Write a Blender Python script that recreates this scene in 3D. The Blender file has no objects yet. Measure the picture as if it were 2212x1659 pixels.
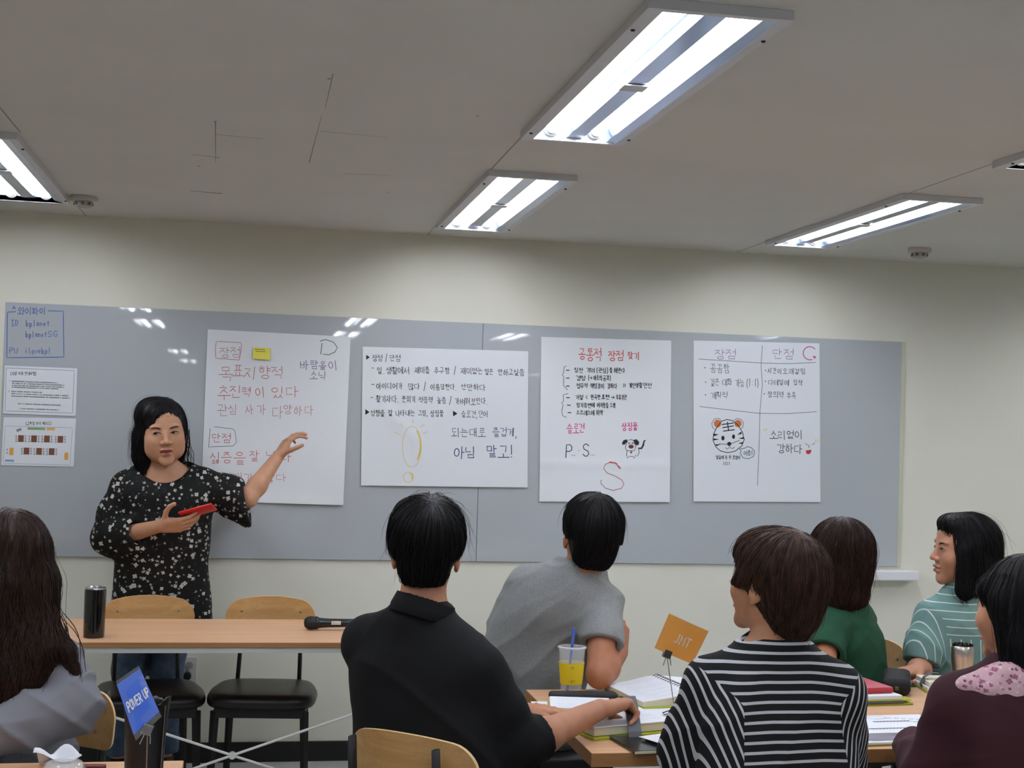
import bpy, bmesh, math, random, time
import numpy as np
from mathutils import Vector, Matrix
T0 = time.time()
random.seed(7); RNG = np.random.default_rng(11)
SC = bpy.context.scene; COL = SC.collection
PI = math.pi

# ------------------------------------------------------------------ camera, world, exposure
YAW, PITCH, ROLL, FPX = 0.1888, 0.0321, 0.0301, 2978.58
EYE = Vector((0, 0, 1.55))
def make_camera():
    f = Vector((math.sin(YAW)*math.cos(PITCH), math.cos(YAW)*math.cos(PITCH), math.sin(PITCH)))
    r0 = Vector((math.cos(YAW), -math.sin(YAW), 0)); u0 = r0.cross(f)
    r = r0*math.cos(ROLL)+u0*math.sin(ROLL); u = -r0*math.sin(ROLL)+u0*math.cos(ROLL)
    cd = bpy.data.cameras.new('camera'); co = bpy.data.objects.new('camera', cd); COL.objects.link(co)
    M = Matrix(((r.x, u.x, -f.x, EYE.x), (r.y, u.y, -f.y, EYE.y), (r.z, u.z, -f.z, EYE.z), (0, 0, 0, 1)))
    co.matrix_world = M
    cd.sensor_fit = 'HORIZONTAL'; cd.sensor_width = 36; cd.lens = 36*FPX/2212
    cd.clip_start = .05; cd.clip_end = 100
    SC.camera = co
make_camera()
world = bpy.data.worlds.new('world'); SC.world = world; world.use_nodes = True
world.node_tree.nodes['Background'].inputs[0].default_value = (.9, .95, 1, 1)
world.node_tree.nodes['Background'].inputs[1].default_value = 0.0
SC.view_settings.view_transform = 'Standard'; SC.view_settings.look = 'None'
SC.view_settings.exposure = 0.0; SC.view_settings.gamma = 1.0
SC.view_settings.use_curve_mapping = False
TUBE_STRENGTH = 34.0
TUBE_COLOR = (0.97, 0.98, 1.0)

# ------------------------------------------------------------------ helpers
def lin(c):
    return tuple(((v/255)/12.92 if v/255 <= .04045 else ((v/255+.055)/1.055)**2.4) for v in c)
_M = {}
def mat(name, rgb, rough=.6, metal=0, spec=.5, var=0, vscale=20, bump=0, bscale=60, bdist=.001, trans=0, ior=1.45, emit=None, alpha=1, coat=0, sub=0, sheen=0, rgb2=None, stretch=None, attr=None):
    if name in _M: return _M[name]
    m = bpy.data.materials.new(name); m.use_nodes = True; nt = m.node_tree; N = nt.nodes; L = nt.links
    b = N['Principled BSDF']; c = lin(rgb)
    b.inputs['Base Color'].default_value = (*c, 1); b.inputs['Roughness'].default_value = rough
    b.inputs['Metallic'].default_value = metal; b.inputs['IOR'].default_value = ior
    b.inputs['Specular IOR Level'].default_value = spec
    b.inputs['Transmission Weight'].default_value = trans
    b.inputs['Alpha'].default_value = alpha; b.inputs['Coat Weight'].default_value = coat
    b.inputs['Sheen Weight'].default_value = sheen
    if sub:
        b.inputs['Subsurface Weight'].default_value = sub; b.inputs['Subsurface Radius'].default_value = (.012, .005, .003)
        b.inputs['Subsurface Scale'].default_value = 1.0
    tc = None
    def coord(scale, st=None):
        t = N.new('ShaderNodeTexCoord'); mp = N.new('ShaderNodeMapping')
        s = st or (1, 1, 1); mp.inputs['Scale'].default_value = tuple(scale*k for k in s)
        L.new(t.outputs['Object'], mp.inputs[0]); return mp
    if var or rgb2:
        mp = coord(vscale, stretch); n = N.new('ShaderNodeTexNoise'); n.inputs['Scale'].default_value = 1; n.inputs['Detail'].default_value = 5
        L.new(mp.outputs[0], n.inputs['Vector'])
        r = N.new('ShaderNodeValToRGB'); r.color_ramp.elements[0].position = .32; r.color_ramp.elements[1].position = .68
        if rgb2: a_, b_ = c, lin(rgb2)
        else: a_, b_ = tuple(max(0, v*(1-var)) for v in c), tuple(min(1, v*(1+var)) for v in c)
        r.color_ramp.elements[0].color = (*a_, 1); r.color_ramp.elements[1].color = (*b_, 1)
        L.new(n.outputs['Fac'], r.inputs[0]); L.new(r.outputs[0], b.inputs['Base Color'])
    if attr:
        a = N.new('ShaderNodeAttribute'); a.attribute_name = attr
        if b.inputs['Base Color'].is_linked:
            mx = N.new('ShaderNodeMix'); mx.data_type = 'RGBA'; mx.blend_type = 'MULTIPLY'; mx.inputs[0].default_value = 1
            L.new(b.inputs['Base Color'].links[0].from_socket, mx.inputs[6]); L.new(a.outputs['Color'], mx.inputs[7]); L.new(mx.outputs[2], b.inputs['Base Color'])
        else: L.new(a.outputs['Color'], b.inputs['Base Color'])
    if bump:
        mp = coord(bscale, stretch); n = N.new('ShaderNodeTexNoise'); n.inputs['Scale'].default_value = 1; n.inputs['Detail'].default_value = 4
        L.new(mp.outputs[0], n.inputs['Vector']); bp = N.new('ShaderNodeBump'); bp.inputs['Strength'].default_value = bump; bp.inputs['Distance'].default_value = bdist
        L.new(n.outputs['Fac'], bp.inputs['Height']); L.new(bp.outputs[0], b.inputs['Normal'])
    if emit:
        b.inputs['Emission Color'].default_value = (*emit[0], 1); b.inputs['Emission Strength'].default_value = emit[1]
    _M[name] = m; return m

def tag(o, label=None, cat=None, group=None, kind=None):
    for k, v in (('label', label), ('category', cat), ('group', group), ('kind', kind)):
        if v: o[k] = v
    return o
def empty(name, loc=(0, 0, 0), rz=0, label=None, cat=None, group=None, parent=None):
    o = bpy.data.objects.new(name, None); COL.objects.link(o); o.location = loc; o.rotation_euler = (0, 0, rz); o.empty_display_size = .05
    if parent: o.parent = parent
    return tag(o, label, cat, group)
def link(name, me, m, parent=None, smooth=False, loc=None, rot=None):
    o = bpy.data.objects.new(name, me); COL.objects.link(o)
    if m is not None:
        for mm in (m if isinstance(m, (list, tuple)) else [m]): me.materials.append(mm)
    if parent: o.parent = parent
    if loc is not None: o.location = loc
    if rot is not None: o.rotation_euler = rot
    if smooth: me.polygons.foreach_set('use_smooth', [True]*len(me.polygons))
    return o
class MB:
    """collects shapes of one mesh"""
    def __init__(s): s.v = []; s.f = []; s.mi = []
    def add(s, vs, fs, mi=0):
        n = len(s.v); s.v += [tuple(v) for v in vs]; s.f += [tuple(i+n for i in f) for f in fs]; s.mi += [mi]*len(fs); return s
    def box(s, x0, y0, z0, x1, y1, z1, M=None, mi=0, ch=0):
        if ch:
            # chamfered box: 24 verts
            vs = []; c = ch
            bm = bmesh.new(); bmesh.ops.create_cube(bm, size=1)
            for v in bm.verts: v.co = Vector(((x0+x1)/2+v.co.x*(x1-x0), (y0+y1)/2+v.co.y*(y1-y0), (z0+z1)/2+v.co.z*(z1-z0)))
            bmesh.ops.bevel(bm, geom=bm.edges[:], offset=c, segments=2, profile=.5, affect='EDGES')
            bm.verts.index_update(); vs = [M @ v.co if M else v.co.copy() for v in bm.verts]; fs = [[v.index for v in f.verts] for f in bm.faces]; bm.free()
            return s.add(vs, fs, mi)
        vs = [Vector(p) for p in ((x0, y0, z0), (x1, y0, z0), (x1, y1, z0), (x0, y1, z0), (x0, y0, z1), (x1, y0, z1), (x1, y1, z1), (x0, y1, z1))]
        if M: vs = [M @ v for v in vs]
        return s.add(vs, [(0, 3, 2, 1), (4, 5, 6, 7), (0, 1, 5, 4), (1, 2, 6, 5), (2, 3, 7, 6), (3, 0, 4, 7)], mi)
    def tube(s, pts, r, n=8, mi=0, cap=True, flat=None):
        pts = [Vector(p) for p in pts]; rs = r if isinstance(r, (list, tuple)) else [r]*len(pts)
        vs = []; fs = []; prev = None
        for i, p in enumerate(pts):
            t = (pts[min(i+1, len(pts)-1)]-pts[max(i-1, 0)]).normalized()
            if prev is None:
                a = Vector((0, 0, 1)) if abs(t.z) < .9 else Vector((1, 0, 0))
                x = t.cross(a).normalized()
            else: x = (prev-t*prev.dot(t)).normalized()
            prev = x; y = t.cross(x)
            fx, fy = flat or (1, 1)
            for k in range(n):
                a = 2*PI*k/n; vs.append(p+x*math.cos(a)*rs[i]*fx+y*math.sin(a)*rs[i]*fy)
        for i in range(len(pts)-1):
            for k in range(n): fs.append((i*n+k, i*n+(k+1) % n, (i+1)*n+(k+1) % n, (i+1)*n+k))
        if cap: fs += [tuple(range(n))[::-1], tuple((len(pts)-1)*n+k for k in range(n))]
        return s.add(vs, fs, mi)
    def lathe(s, prof, n=32, c=(0, 0, 0), mi=0, M=None, cap=True):
        vs = []; fs = []; c = Vector(c)
        for r, z in prof:
            for k in range(n):
                a = 2*PI*k/n; p = Vector((r*math.cos(a), r*math.sin(a), z)); vs.append((M @ p if M else p)+c)
        for i in range(len(prof)-1):
            for k in range(n): fs.append((i*n+k, i*n+(k+1) % n, (i+1)*n+(k+1) % n, (i+1)*n+k))
        if cap: fs += [tuple(range(n))[::-1], tuple((len(prof)-1)*n+k for k in range(n))]
        return s.add(vs, fs, mi)
    def sphere(s, c, r, n=16, m=10, mi=0, sc=(1, 1, 1)):
        prof = [(max(1e-5, r*math.sin(PI*i/m)), -r*math.cos(PI*i/m)) for i in range(m+1)]
        M = Matrix.Diagonal((*sc, 1)).to_3x3()
        return s.lathe(prof, n, c, mi, M, cap=False)
    def build(s, name, m=None, parent=None, smooth=False, loc=None, rot=None, auto=None):
        me = bpy.data.meshes.new(name); me.from_pydata(s.v, [], s.f); me.update()
        if any(s.mi): me.polygons.foreach_set('material_index', s.mi)
        o = link(name, me, m, parent, smooth, loc, rot)
        if auto:
            me.polygons.foreach_set('use_smooth', [True]*len(me.polygons))
            try: me.set_sharp_from_angle(angle=math.radians(auto))
            except Exception: pass
        return o
def copy_tree(o, parent=None):
    c = o.copy(); COL.objects.link(c)
    if parent: c.parent = parent
    for ch in [x for x in SC.objects if x.parent == o]: copy_tree(ch, c)
    return c

def wood(name, c1, c2, axis=0, rough=.35, scale=6):
    """straight grained veneer"""
    m = bpy.data.materials.new(name); m.use_nodes = True; nt = m.node_tree; N = nt.nodes; L = nt.links; b = N['Principled BSDF']
    t = N.new('ShaderNodeTexCoord'); mp = N.new('ShaderNodeMapping'); sc = [scale*7]*3; sc[axis] = scale*.35; mp.inputs['Scale'].default_value = sc
    L.new(t.outputs['Object'], mp.inputs[0])
    n = N.new('ShaderNodeTexNoise'); n.inputs['Scale'].default_value = 1; n.inputs['Detail'].default_value = 6; n.inputs['Distortion'].default_value = .4
    L.new(mp.outputs[0], n.inputs['Vector'])
    mp2 = N.new('ShaderNodeMapping'); sc = [scale*60]*3; sc[axis] = scale*3; mp2.inputs['Scale'].default_value = sc; L.new(t.outputs['Object'], mp2.inputs[0])
    n2 = N.new('ShaderNodeTexNoise'); n2.inputs['Scale'].default_value = 1; n2.inputs['Detail'].default_value = 3; L.new(mp2.outputs[0], n2.inputs['Vector'])
    mx = N.new('ShaderNodeMath'); mx.operation = 'MULTIPLY_ADD'; mx.inputs[1].default_value = .35; L.new(n2.outputs['Fac'], mx.inputs[0])
    m3 = N.new('ShaderNodeMath'); m3.operation = 'MULTIPLY'; m3.inputs[1].default_value = .65; L.new(n.outputs['Fac'], m3.inputs[0]); L.new(m3.outputs[0], mx.inputs[2])
    r = N.new('ShaderNodeValToRGB'); r.color_ramp.elements[0].position = .36; r.color_ramp.elements[1].position = .64
    r.color_ramp.elements[0].color = (*lin(c1), 1); r.color_ramp.elements[1].color = (*lin(c2), 1)
    L.new(mx.outputs[0], r.inputs[0]); L.new(r.outputs[0], b.inputs['Base Color']); b.inputs['Roughness'].default_value = rough
    return m

# ------------------------------------------------------------------ hand lettering: jamo and letters as pen strokes
def circ(cx, cy, rx, ry, a0=90, a1=450, n=14):
    return [(cx+rx*math.cos(math.radians(a0+(a1-a0)*i/n)), cy-ry*math.sin(math.radians(a0+(a1-a0)*i/n))) for i in range(n+1)]
J = {  # strokes in a unit box, y down
 'ㄱ': [[(.05, .08), (.92, .08), (.8, .95)]], 'ㄴ': [[(.1, .05), (.1, .9), (.95, .86)]], 'ㄷ': [[(.92, .1), (.1, .1), (.1, .9), (.95, .88)]],
 'ㄹ': [[(.08, .08), (.9, .08), (.86, .48), (.12, .5), (.1, .92), (.95, .9)]], 'ㅁ': [[(.1, .08), (.1, .92), (.9, .92)], [(.1, .08), (.9, .08), (.9, .92)]],
 'ㅂ': [[(.12, .05), (.12, .92), (.88, .92), (.88, .05)], [(.12, .5), (.88, .5)]], 'ㅅ': [[(.5, .05), (.45, .45), (.05, .95)], [(.48, .42), (.95, .95)]],
 'ㅇ': [circ(.5, .5, .42, .42)], 'ㅈ': [[(.05, .1), (.92, .1), (.5, .5), (.05, .95)], [(.5, .48), (.95, .95)]],
 'ㅊ': [[(.42, -.08), (.58, .0)], [(.05, .2), (.92, .2), (.5, .55), (.05, .98)], [(.5, .55), (.95, .98)]],
 'ㅋ': [[(.05, .08), (.92, .08), (.8, .95)], [(.1, .5), (.85, .45)]], 'ㅌ': [[(.92, .08), (.1, .08), (.1, .92), (.95, .9)], [(.1, .5), (.85, .5)]],
 'ㅍ': [[(.05, .08), (.95, .08)], [(.32, .1), (.32, .9)], [(.68, .1), (.68, .9)], [(.02, .92), (.98, .92)]],
 'ㅎ': [[(.38, -.05), (.62, -.02)], [(.1, .2), (.9, .2)], circ(.5, .66, .32, .3)],
 'ㅏ': [[(.3, 0), (.3, 1)], [(.3, .48), (.95, .46)]], 'ㅑ': [[(.3, 0), (.3, 1)], [(.3, .35), (.95, .33)], [(.3, .62), (.95, .6)]],
 'ㅓ': [[(.8, 0), (.8, 1)], [(.1, .48), (.8, .48)]], 'ㅕ': [[(.8, 0), (.8, 1)], [(.1, .35), (.8, .35)], [(.1, .62), (.8, .62)]],
 'ㅐ': [[(.2, .05), (.2, .95)], [(.85, 0), (.85, 1)], [(.2, .48), (.85, .48)]], 'ㅒ': [[(.2, .05), (.2, .95)], [(.85, 0), (.85, 1)], [(.2, .38), (.85, .38)], [(.2, .6), (.85, .6)]],
 'ㅔ': [[(.5, .05), (.5, .95)], [(.9, 0), (.9, 1)], [(.05, .48), (.5, .48)]], 'ㅖ': [[(.5, .05), (.5, .95)], [(.9, 0), (.9, 1)], [(.05, .38), (.5, .38)], [(.05, .6), (.5, .6)]],
 'ㅣ': [[(.55, 0), (.55, 1)]], 'ㅗ': [[(.5, .1), (.5, .75)], [(0, .78), (1, .76)]], 'ㅛ': [[(.35, .1), (.35, .75)], [(.65, .1), (.65, .75)], [(0, .78), (1, .76)]],
 'ㅜ': [[(0, .25), (1, .22)], [(.5, .25), (.48, 1)]], 'ㅠ': [[(0, .25), (1, .22)], [(.35, .25), (.33, 1)], [(.65, .25), (.65, 1)]], 'ㅡ': [[(0, .5), (1, .48)]]}
CHO = 'ㄱㄲㄴㄷㄸㄹㅁㅂㅃㅅㅆㅇㅈㅉㅊㅋㅌㅍㅎ'; JUNG = 'ㅏㅐㅑㅒㅓㅔㅕㅖㅗㅘㅙㅚㅛㅜㅝㅞㅟㅠㅡㅢㅣ'
JONG = ['', 'ㄱ', 'ㄲ', 'ㄳ', 'ㄴ', 'ㄵ', 'ㄶ', 'ㄷ', 'ㄹ', 'ㄺ', 'ㄻ', 'ㄼ', 'ㄽ', 'ㄾ', 'ㄿ', 'ㅀ', 'ㅁ', 'ㅂ', 'ㅄ', 'ㅅ', 'ㅆ', 'ㅇ', 'ㅈ', 'ㅊ', 'ㅋ', 'ㅌ', 'ㅍ', 'ㅎ']
DBL = {'ㄲ': 'ㄱㄱ', 'ㄸ': 'ㄷㄷ', 'ㅃ': 'ㅂㅂ', 'ㅆ': 'ㅅㅅ', 'ㅉ': 'ㅈㅈ', 'ㄳ': 'ㄱㅅ', 'ㄵ': 'ㄴㅈ', 'ㄶ': 'ㄴㅎ', 'ㄺ': 'ㄹㄱ', 'ㄻ': 'ㄹㅁ', 'ㄼ': 'ㄹㅂ', 'ㄽ': 'ㄹㅅ', 'ㄾ': 'ㄹㅌ', 'ㄿ': 'ㄹㅍ', 'ㅀ': 'ㄹㅎ', 'ㅄ': 'ㅂㅅ'}
MIX = {'ㅘ': 'ㅗㅏ', 'ㅙ': 'ㅗㅐ', 'ㅚ': 'ㅗㅣ', 'ㅝ': 'ㅜㅓ', 'ㅞ': 'ㅜㅔ', 'ㅟ': 'ㅜㅣ', 'ㅢ': 'ㅡㅣ'}
A = {
 'I': [[(.5, 0), (.5, 1)], [(.2, 0), (.8, 0)], [(.2, 1), (.8, 1)]], 'D': [[(.12, 0), (.12, 1)], [(.05, 0), (.5, .02), (.85, .3), (.85, .65), (.5, .97), (.05, 1)]],
 'P': [[(.1, 1), (.1, 0), (.6, 0), (.88, .15), (.88, .4), (.6, .52), (.1, .52)]], 'W': [[(0, 0), (.25, 1), (.5, .2), (.75, 1), (1, 0)]],
 'S': [[(.9, .15), (.6, 0), (.3, .02), (.08, .2), (.2, .42), (.75, .58), (.92, .8), (.65, .99), (.3, 1), (.05, .84)]], 'G': [[(.9, .15), (.6, 0), (.25, .08), (.05, .5), (.25, .92), (.6, 1), (.9, .85), (.9, .55), (.55, .55)]],
 'O': [circ(.5, .5, .42, .5)], 'E': [[(.9, 0), (.1, 0), (.1, 1), (.9, 1)], [(.1, .5), (.75, .5)]], 'R': [[(.1, 1), (.1, 0), (.6, 0), (.88, .15), (.88, .4), (.6, .52), (.1, .52)], [(.5, .52), (.92, 1)]],
 'U': [[(.1, 0), (.1, .7), (.3, .98), (.7, .98), (.9, .7), (.9, 0)]], 'J': [[(.75, 0), (.75, .75), (.5, 1), (.15, .85)]], 'M': [[(.05, 1), (.1, 0), (.5, .65), (.9, 0), (.95, 1)]], 'T': [[(0, 0), (1, 0)], [(.5, 0), (.5, 1)]],
 'b': [[(.15, 0), (.15, .95)], circ(.45, .72, .3, .26)], 'p': [[(.15, .45), (.15, 1.3)], circ(.45, .72, .3, .27)], 'l': [[(.5, 0), (.45, .95), (.65, .98)]], 'a': [circ(.45, .72, .3, .27), [(.78, .45), (.78, 1)]],
 'n': [[(.15, .45), (.15, 1)], [(.15, .6), (.5, .45), (.8, .6), (.8, 1)]], 'e': [[(.15, .72), (.8, .7), (.75, .5), (.45, .44), (.15, .6), (.15, .85), (.45, 1), (.8, .93)]], 't': [[(.45, .15), (.45, .9), (.75, 1)], [(.15, .45), (.8, .42)]],
 'i': [[(.5, .45), (.5, 1)], [(.5, .2), (.52, .26)]], 'o': [circ(.5, .72, .32, .27)], 'v': [[(.1, .45), (.5, 1), (.9, .45)]], 'c': [[(.8, .5), (.45, .44), (.15, .7), (.4, 1), (.8, .93)]],
 '/': [[(.8, -.1), (.2, 1.1)]], '-': [[(.1, .5), (.7, .5)]], '.': [[(.35, .95), (.42, 1)]], ',': [[(.4, .9), (.3, 1.15)]], '!': [[(.55, -.05), (.45, .75)], [(.4, .95), (.44, 1)]], '(': [[(.65, -.05), (.35, .3), (.35, .75), (.65, 1.1)]], ')': [[(.35, -.05), (.65, .3), (.65, .75), (.35, 1.1)]],
 '·': [[(.45, .5), (.52, .54)]], ':': [[(.5, .35), (.5, .4)], [(.5, .8), (.5, .85)]], '<': [[(.85, .2), (.15, .5), (.85, .85)]], '"': [[(.3, 0), (.25, .25)], [(.6, 0), (.55, .25)]], '>': [[(.15, .2), (.85, .5), (.15, .85)]], '_': [[(0, 1), (.9, 1)]], '1': [[(.5, 0), (.5, 1)]], '2': [[(.15, .15), (.5, 0), (.85, .2), (.15, 1), (.9, 1)]],
 '→': [[(0, .5), (.9, .5)], [(.6, .25), (.95, .5), (.6, .75)]]}
def put(strokes, x0, y0, x1, y1):
    return [[(x0+(x1-x0)*px, y0+(y1-y0)*py) for px, py in s] for s in strokes]
def jamo(j, x0, y0, x1, y1):
    if j in DBL:
        xm = (x0+x1)/2; g = (x1-x0)*.04
        return jamo(DBL[j][0], x0, y0, xm-g, y1)+jamo(DBL[j][1], xm+g, y0, x1, y1)
    return put(J[j], x0, y0, x1, y1)
def glyph(ch):
    """(strokes in a 1x1 box, advance)"""
    o = ord(ch)
    if 0xAC00 <= o <= 0xD7A3:
        o -= 0xAC00; c = CHO[o//588]; v = JUNG[o//28 % 21]; t = JONG[o % 28]
        b = .6 if t else 1.0
        if v in MIX:
            h, ve = MIX[v]; s = jamo(c, .08, .02, .6, b*.48)+jamo(h, 0, b*.55, .68, b*.95)+jamo(ve, .72, 0, 1, b)
        elif v in 'ㅗㅛㅜㅠㅡ':
            s = jamo(c, .2, 0, .8, b*.5)+jamo(v, 0, b*.58, 1, b*.98)
        else: s = jamo(c, .02, b*.1, .55, b*.85)+jamo(v, .62, 0, 1, b)
        if t: s = s+jamo(t, .22, .68, .9, 1.0)
        return s, 1.12
    if 0x3131 <= o <= 0x3163: return jamo(ch, .1, .05, .9, .95), 1.1
    if ch == ' ': return [], .5
    if ch in A:
        w = .62 if ch in 'bplanetivoc' else .7
        if ch in '.,!()·:"1/-': w = .42
        return put(A[ch], 0, 0, w, 1), w+.14
    return [], .5
def text_strokes(t, x, y, h, w=None, slope=0, jit=.04, fit=None):
    """strokes for a line of writing from (x, y) top-left, y down; fit = total width"""
    out = []; cx = 0; rr = random.Random(sum(map(ord, t)))
    gl = [glyph(c) for c in t]; tot = sum(g[1] for g in gl)
    k = (fit/tot) if fit else (w or h)
    for s, adv in gl:
        dx, dy = rr.uniform(-jit, jit), rr.uniform(-jit, jit); sc = 1+rr.uniform(-jit, jit)*2; sh = rr.uniform(-jit, jit)*1.5
        for st in s:
            out.append([(x+k*(cx+dx+px*sc+sh*(.5-py)), y+h*(dy+py*sc)+slope*k*cx) for px, py in st])
        cx += adv
    return out
def ribbons(strokes, w, mb, place, mi=0):
    """strips of width w along each stroke; place(x, y) -> 3-D point"""
    for s in strokes:
        p = [s[0]]
        for q in s[1:]:
            a = p[-1]; L = math.hypot(q[0]-a[0], q[1]-a[1]); n = max(1, min(12, int(L/(w*7))))
            for i in range(1, n+1): p.append((a[0]+(q[0]-a[0])*i/n, a[1]+(q[1]-a[1])*i/n))
        if len(p) < 2: continue
        vs = []; P = p; m = len(P)
        for i in range(m):
            a = P[max(i-1, 0)]; b = P[min(i+1, m-1)]; tx, ty = b[0]-a[0], b[1]-a[1]; n = math.hypot(tx, ty)
            if n < 1e-9: tx, ty, n = 1, 0, 1
            tx /= n; ty /= n; x, y = P[i]; e = -.35*w if i == 0 else (.35*w if i == m-1 else 0)
            x += tx*e; y += ty*e
            vs += [place(x-ty*w/2, y+tx*w/2), place(x+ty*w/2, y-tx*w/2)]
        fs = [(2*i, 2*i+1, 2*i+3, 2*i+2) for i in range(m-1)]
        mb.add(vs, fs, mi)
# ------------------------------------------------------------------ setting
WY, ZC = 6.4256, 2.447
XL, XR, YR = -3.3, 6.6, -13.5
wall_m = mat('cream_wall_paint', (223, 221, 206), .75, bump=.15, bscale=220, bdist=.0006, var=.015, vscale=3)
ceil_m = mat('ceiling_board_paint', (206, 204, 197), .85, bump=.25, bscale=160, bdist=.0008, var=.025, vscale=2.2)
floor_m = mat('pale_vinyl_floor', (176, 176, 172), .3, var=.05, vscale=9)
base_m = mat('black_baseboard', (22, 22, 24), .45)
def struct(o): o['kind'] = 'structure'; return o
struct(MB().box(XL, YR, -.1, XR, WY, 0).build('floor', floor_m))
struct(MB().box(XL-.1, WY, -.1, XR+.1, WY+.12, ZC+.3).build('wall_front', wall_m))
struct(MB().box(XL-.12, YR, -.1, XL, WY, ZC+.3).build('wall_left', wall_m))
struct(MB().box(XR, YR, -.1, XR+.12, WY, ZC+.3).build('wall_right', wall_m))
struct(MB().box(XL-.1, YR-.12, -.1, XR+.1, YR, ZC+.3).build('wall_rear', wall_m))
struct(MB().box(XL, WY-.014, 0, XR, WY-.0005, .09, ch=.002).build('baseboard_front', base_m))
struct(MB().box(XL+.0005, YR, 0, XL+.014, WY-.015, .09, ch=.002).build('baseboard_left', base_m))
struct(MB().box(XR-.014, YR, 0, XR-.0005, WY-.015, .09, ch=.002).build('baseboard_right', base_m))
# ceiling with an opening for every light fitting
FW, FL = .318, 1.358
FIX = [(.782, 2.718), (.793, 4.702), (2.311, 4.6345), (-1.073, 4.606), (2.308, 2.66), (-1.073, 2.65), (-1.073, .734), (-1.073, -1.25), (.785, .05), (.785, -1.75),
       (2.308, -1.0), (4.4, 4.65), (4.4, 2.66), (4.4, .7), (4.4, -1.2),
       (-1.073, -6.65), (-1.073, -9.6), (.785, -6.4), (2.308, -6.4), (4.4, -6.4), (.785, -10), (2.308, -10), (4.4, -10)]
def make_ceiling():
    hx = sorted({round(v, 4) for x, y in FIX for v in (x+.012, x+FW-.012)}|{XL, XR})
    hy = sorted({round(v, 4) for x, y in FIX for v in (y+.012, y+FL-.012)}|{YR, WY})
    vs = []; fs = []; idx = {}
    def vi(x, y):
        if (x, y) not in idx: idx[(x, y)] = len(vs); vs.append((x, y, ZC))
        return idx[(x, y)]
    for i in range(len(hx)-1):
        for j in range(len(hy)-1):
            cx, cy = (hx[i]+hx[i+1])/2, (hy[j]+hy[j+1])/2
            if any(x+.01 < cx < x+FW-.01 and y+.01 < cy < y+FL-.01 for x, y in FIX): continue
            fs.append((vi(hx[i], hy[j]), vi(hx[i], hy[j+1]), vi(hx[i+1], hy[j+1]), vi(hx[i+1], hy[j])))
    m = MB(); m.v = vs; m.f = fs; m.mi = [0]*len(fs)
    m.box(XL, YR, ZC+.12, XR, WY, ZC+.2)
    o = struct(m.build('ceiling', ceil_m))
    jm = mat('joint_filler', (150, 144, 134), .9)  # darker tone of the ceiling board joints and nail dimples
    z = ZC-.0006
    def joint(a, b, w=.003, w2=None):
        a = Vector((*a, z)); b = Vector((*b, z)); t = (b-a).normalized(); n = Vector((-t.y, t.x, 0)); w2 = w if w2 is None else w2
        MB().add([a+n*w/2, a-n*w/2, b-n*w2/2, b+n*w2/2, a+n*w/2+Vector((0, 0, .0005)), a-n*w/2+Vector((0, 0, .0005)), b-n*w2/2+Vector((0, 0, .0005)), b+n*w2/2+Vector((0, 0, .0005))],
                 [(0, 1, 2, 3), (7, 6, 5, 4), (0, 4, 5, 1), (1, 5, 6, 2), (2, 6, 7, 3), (3, 7, 4, 0)]).build('joint', jm, o)
    for x, segs in ((.797, [(6.1, 6.42), (4.1, 4.70), (.0, 2.7)]), (2.325, [(6.0, 6.42), (4.05, 4.62)]), (-.748, [(5.97, 6.42), (4.0, 4.6)])):
        for a, b in segs: joint((x, a), (x+.004, b), .0045)
    joint((-.254, 5.554), (-.13, 5.576), .006, .02)
    joint((-.126, 4.226), (-.14, 4.9), .004, .002); joint((-.22, 4.78), (-.13, 4.81), .002, .006); joint((-.13, 4.42), (.02, 4.44), .003, .001)
    joint((.185, 3.55), (.187, 3.95), .003, .0015); joint((.182, 4.05), (.179, 4.784), .0015, .004)
    joint((.305, 4.965), (.478, 4.94), .004, .001); joint((.187, 4.261), (.403, 4.286), .0015, .0015)
    for p in ((-.126, 4.226), (-.13, 4.81), (.178, 3.602), (.62, 3.9), (.5, 5.3), (-.2, 5.0)):
        MB().lathe([(.0001, -.0014), (.004, -.0012), (.005, 0)], 8, (*p, ZC)).build('nail_dimple', jm, o)
make_ceiling()

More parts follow.
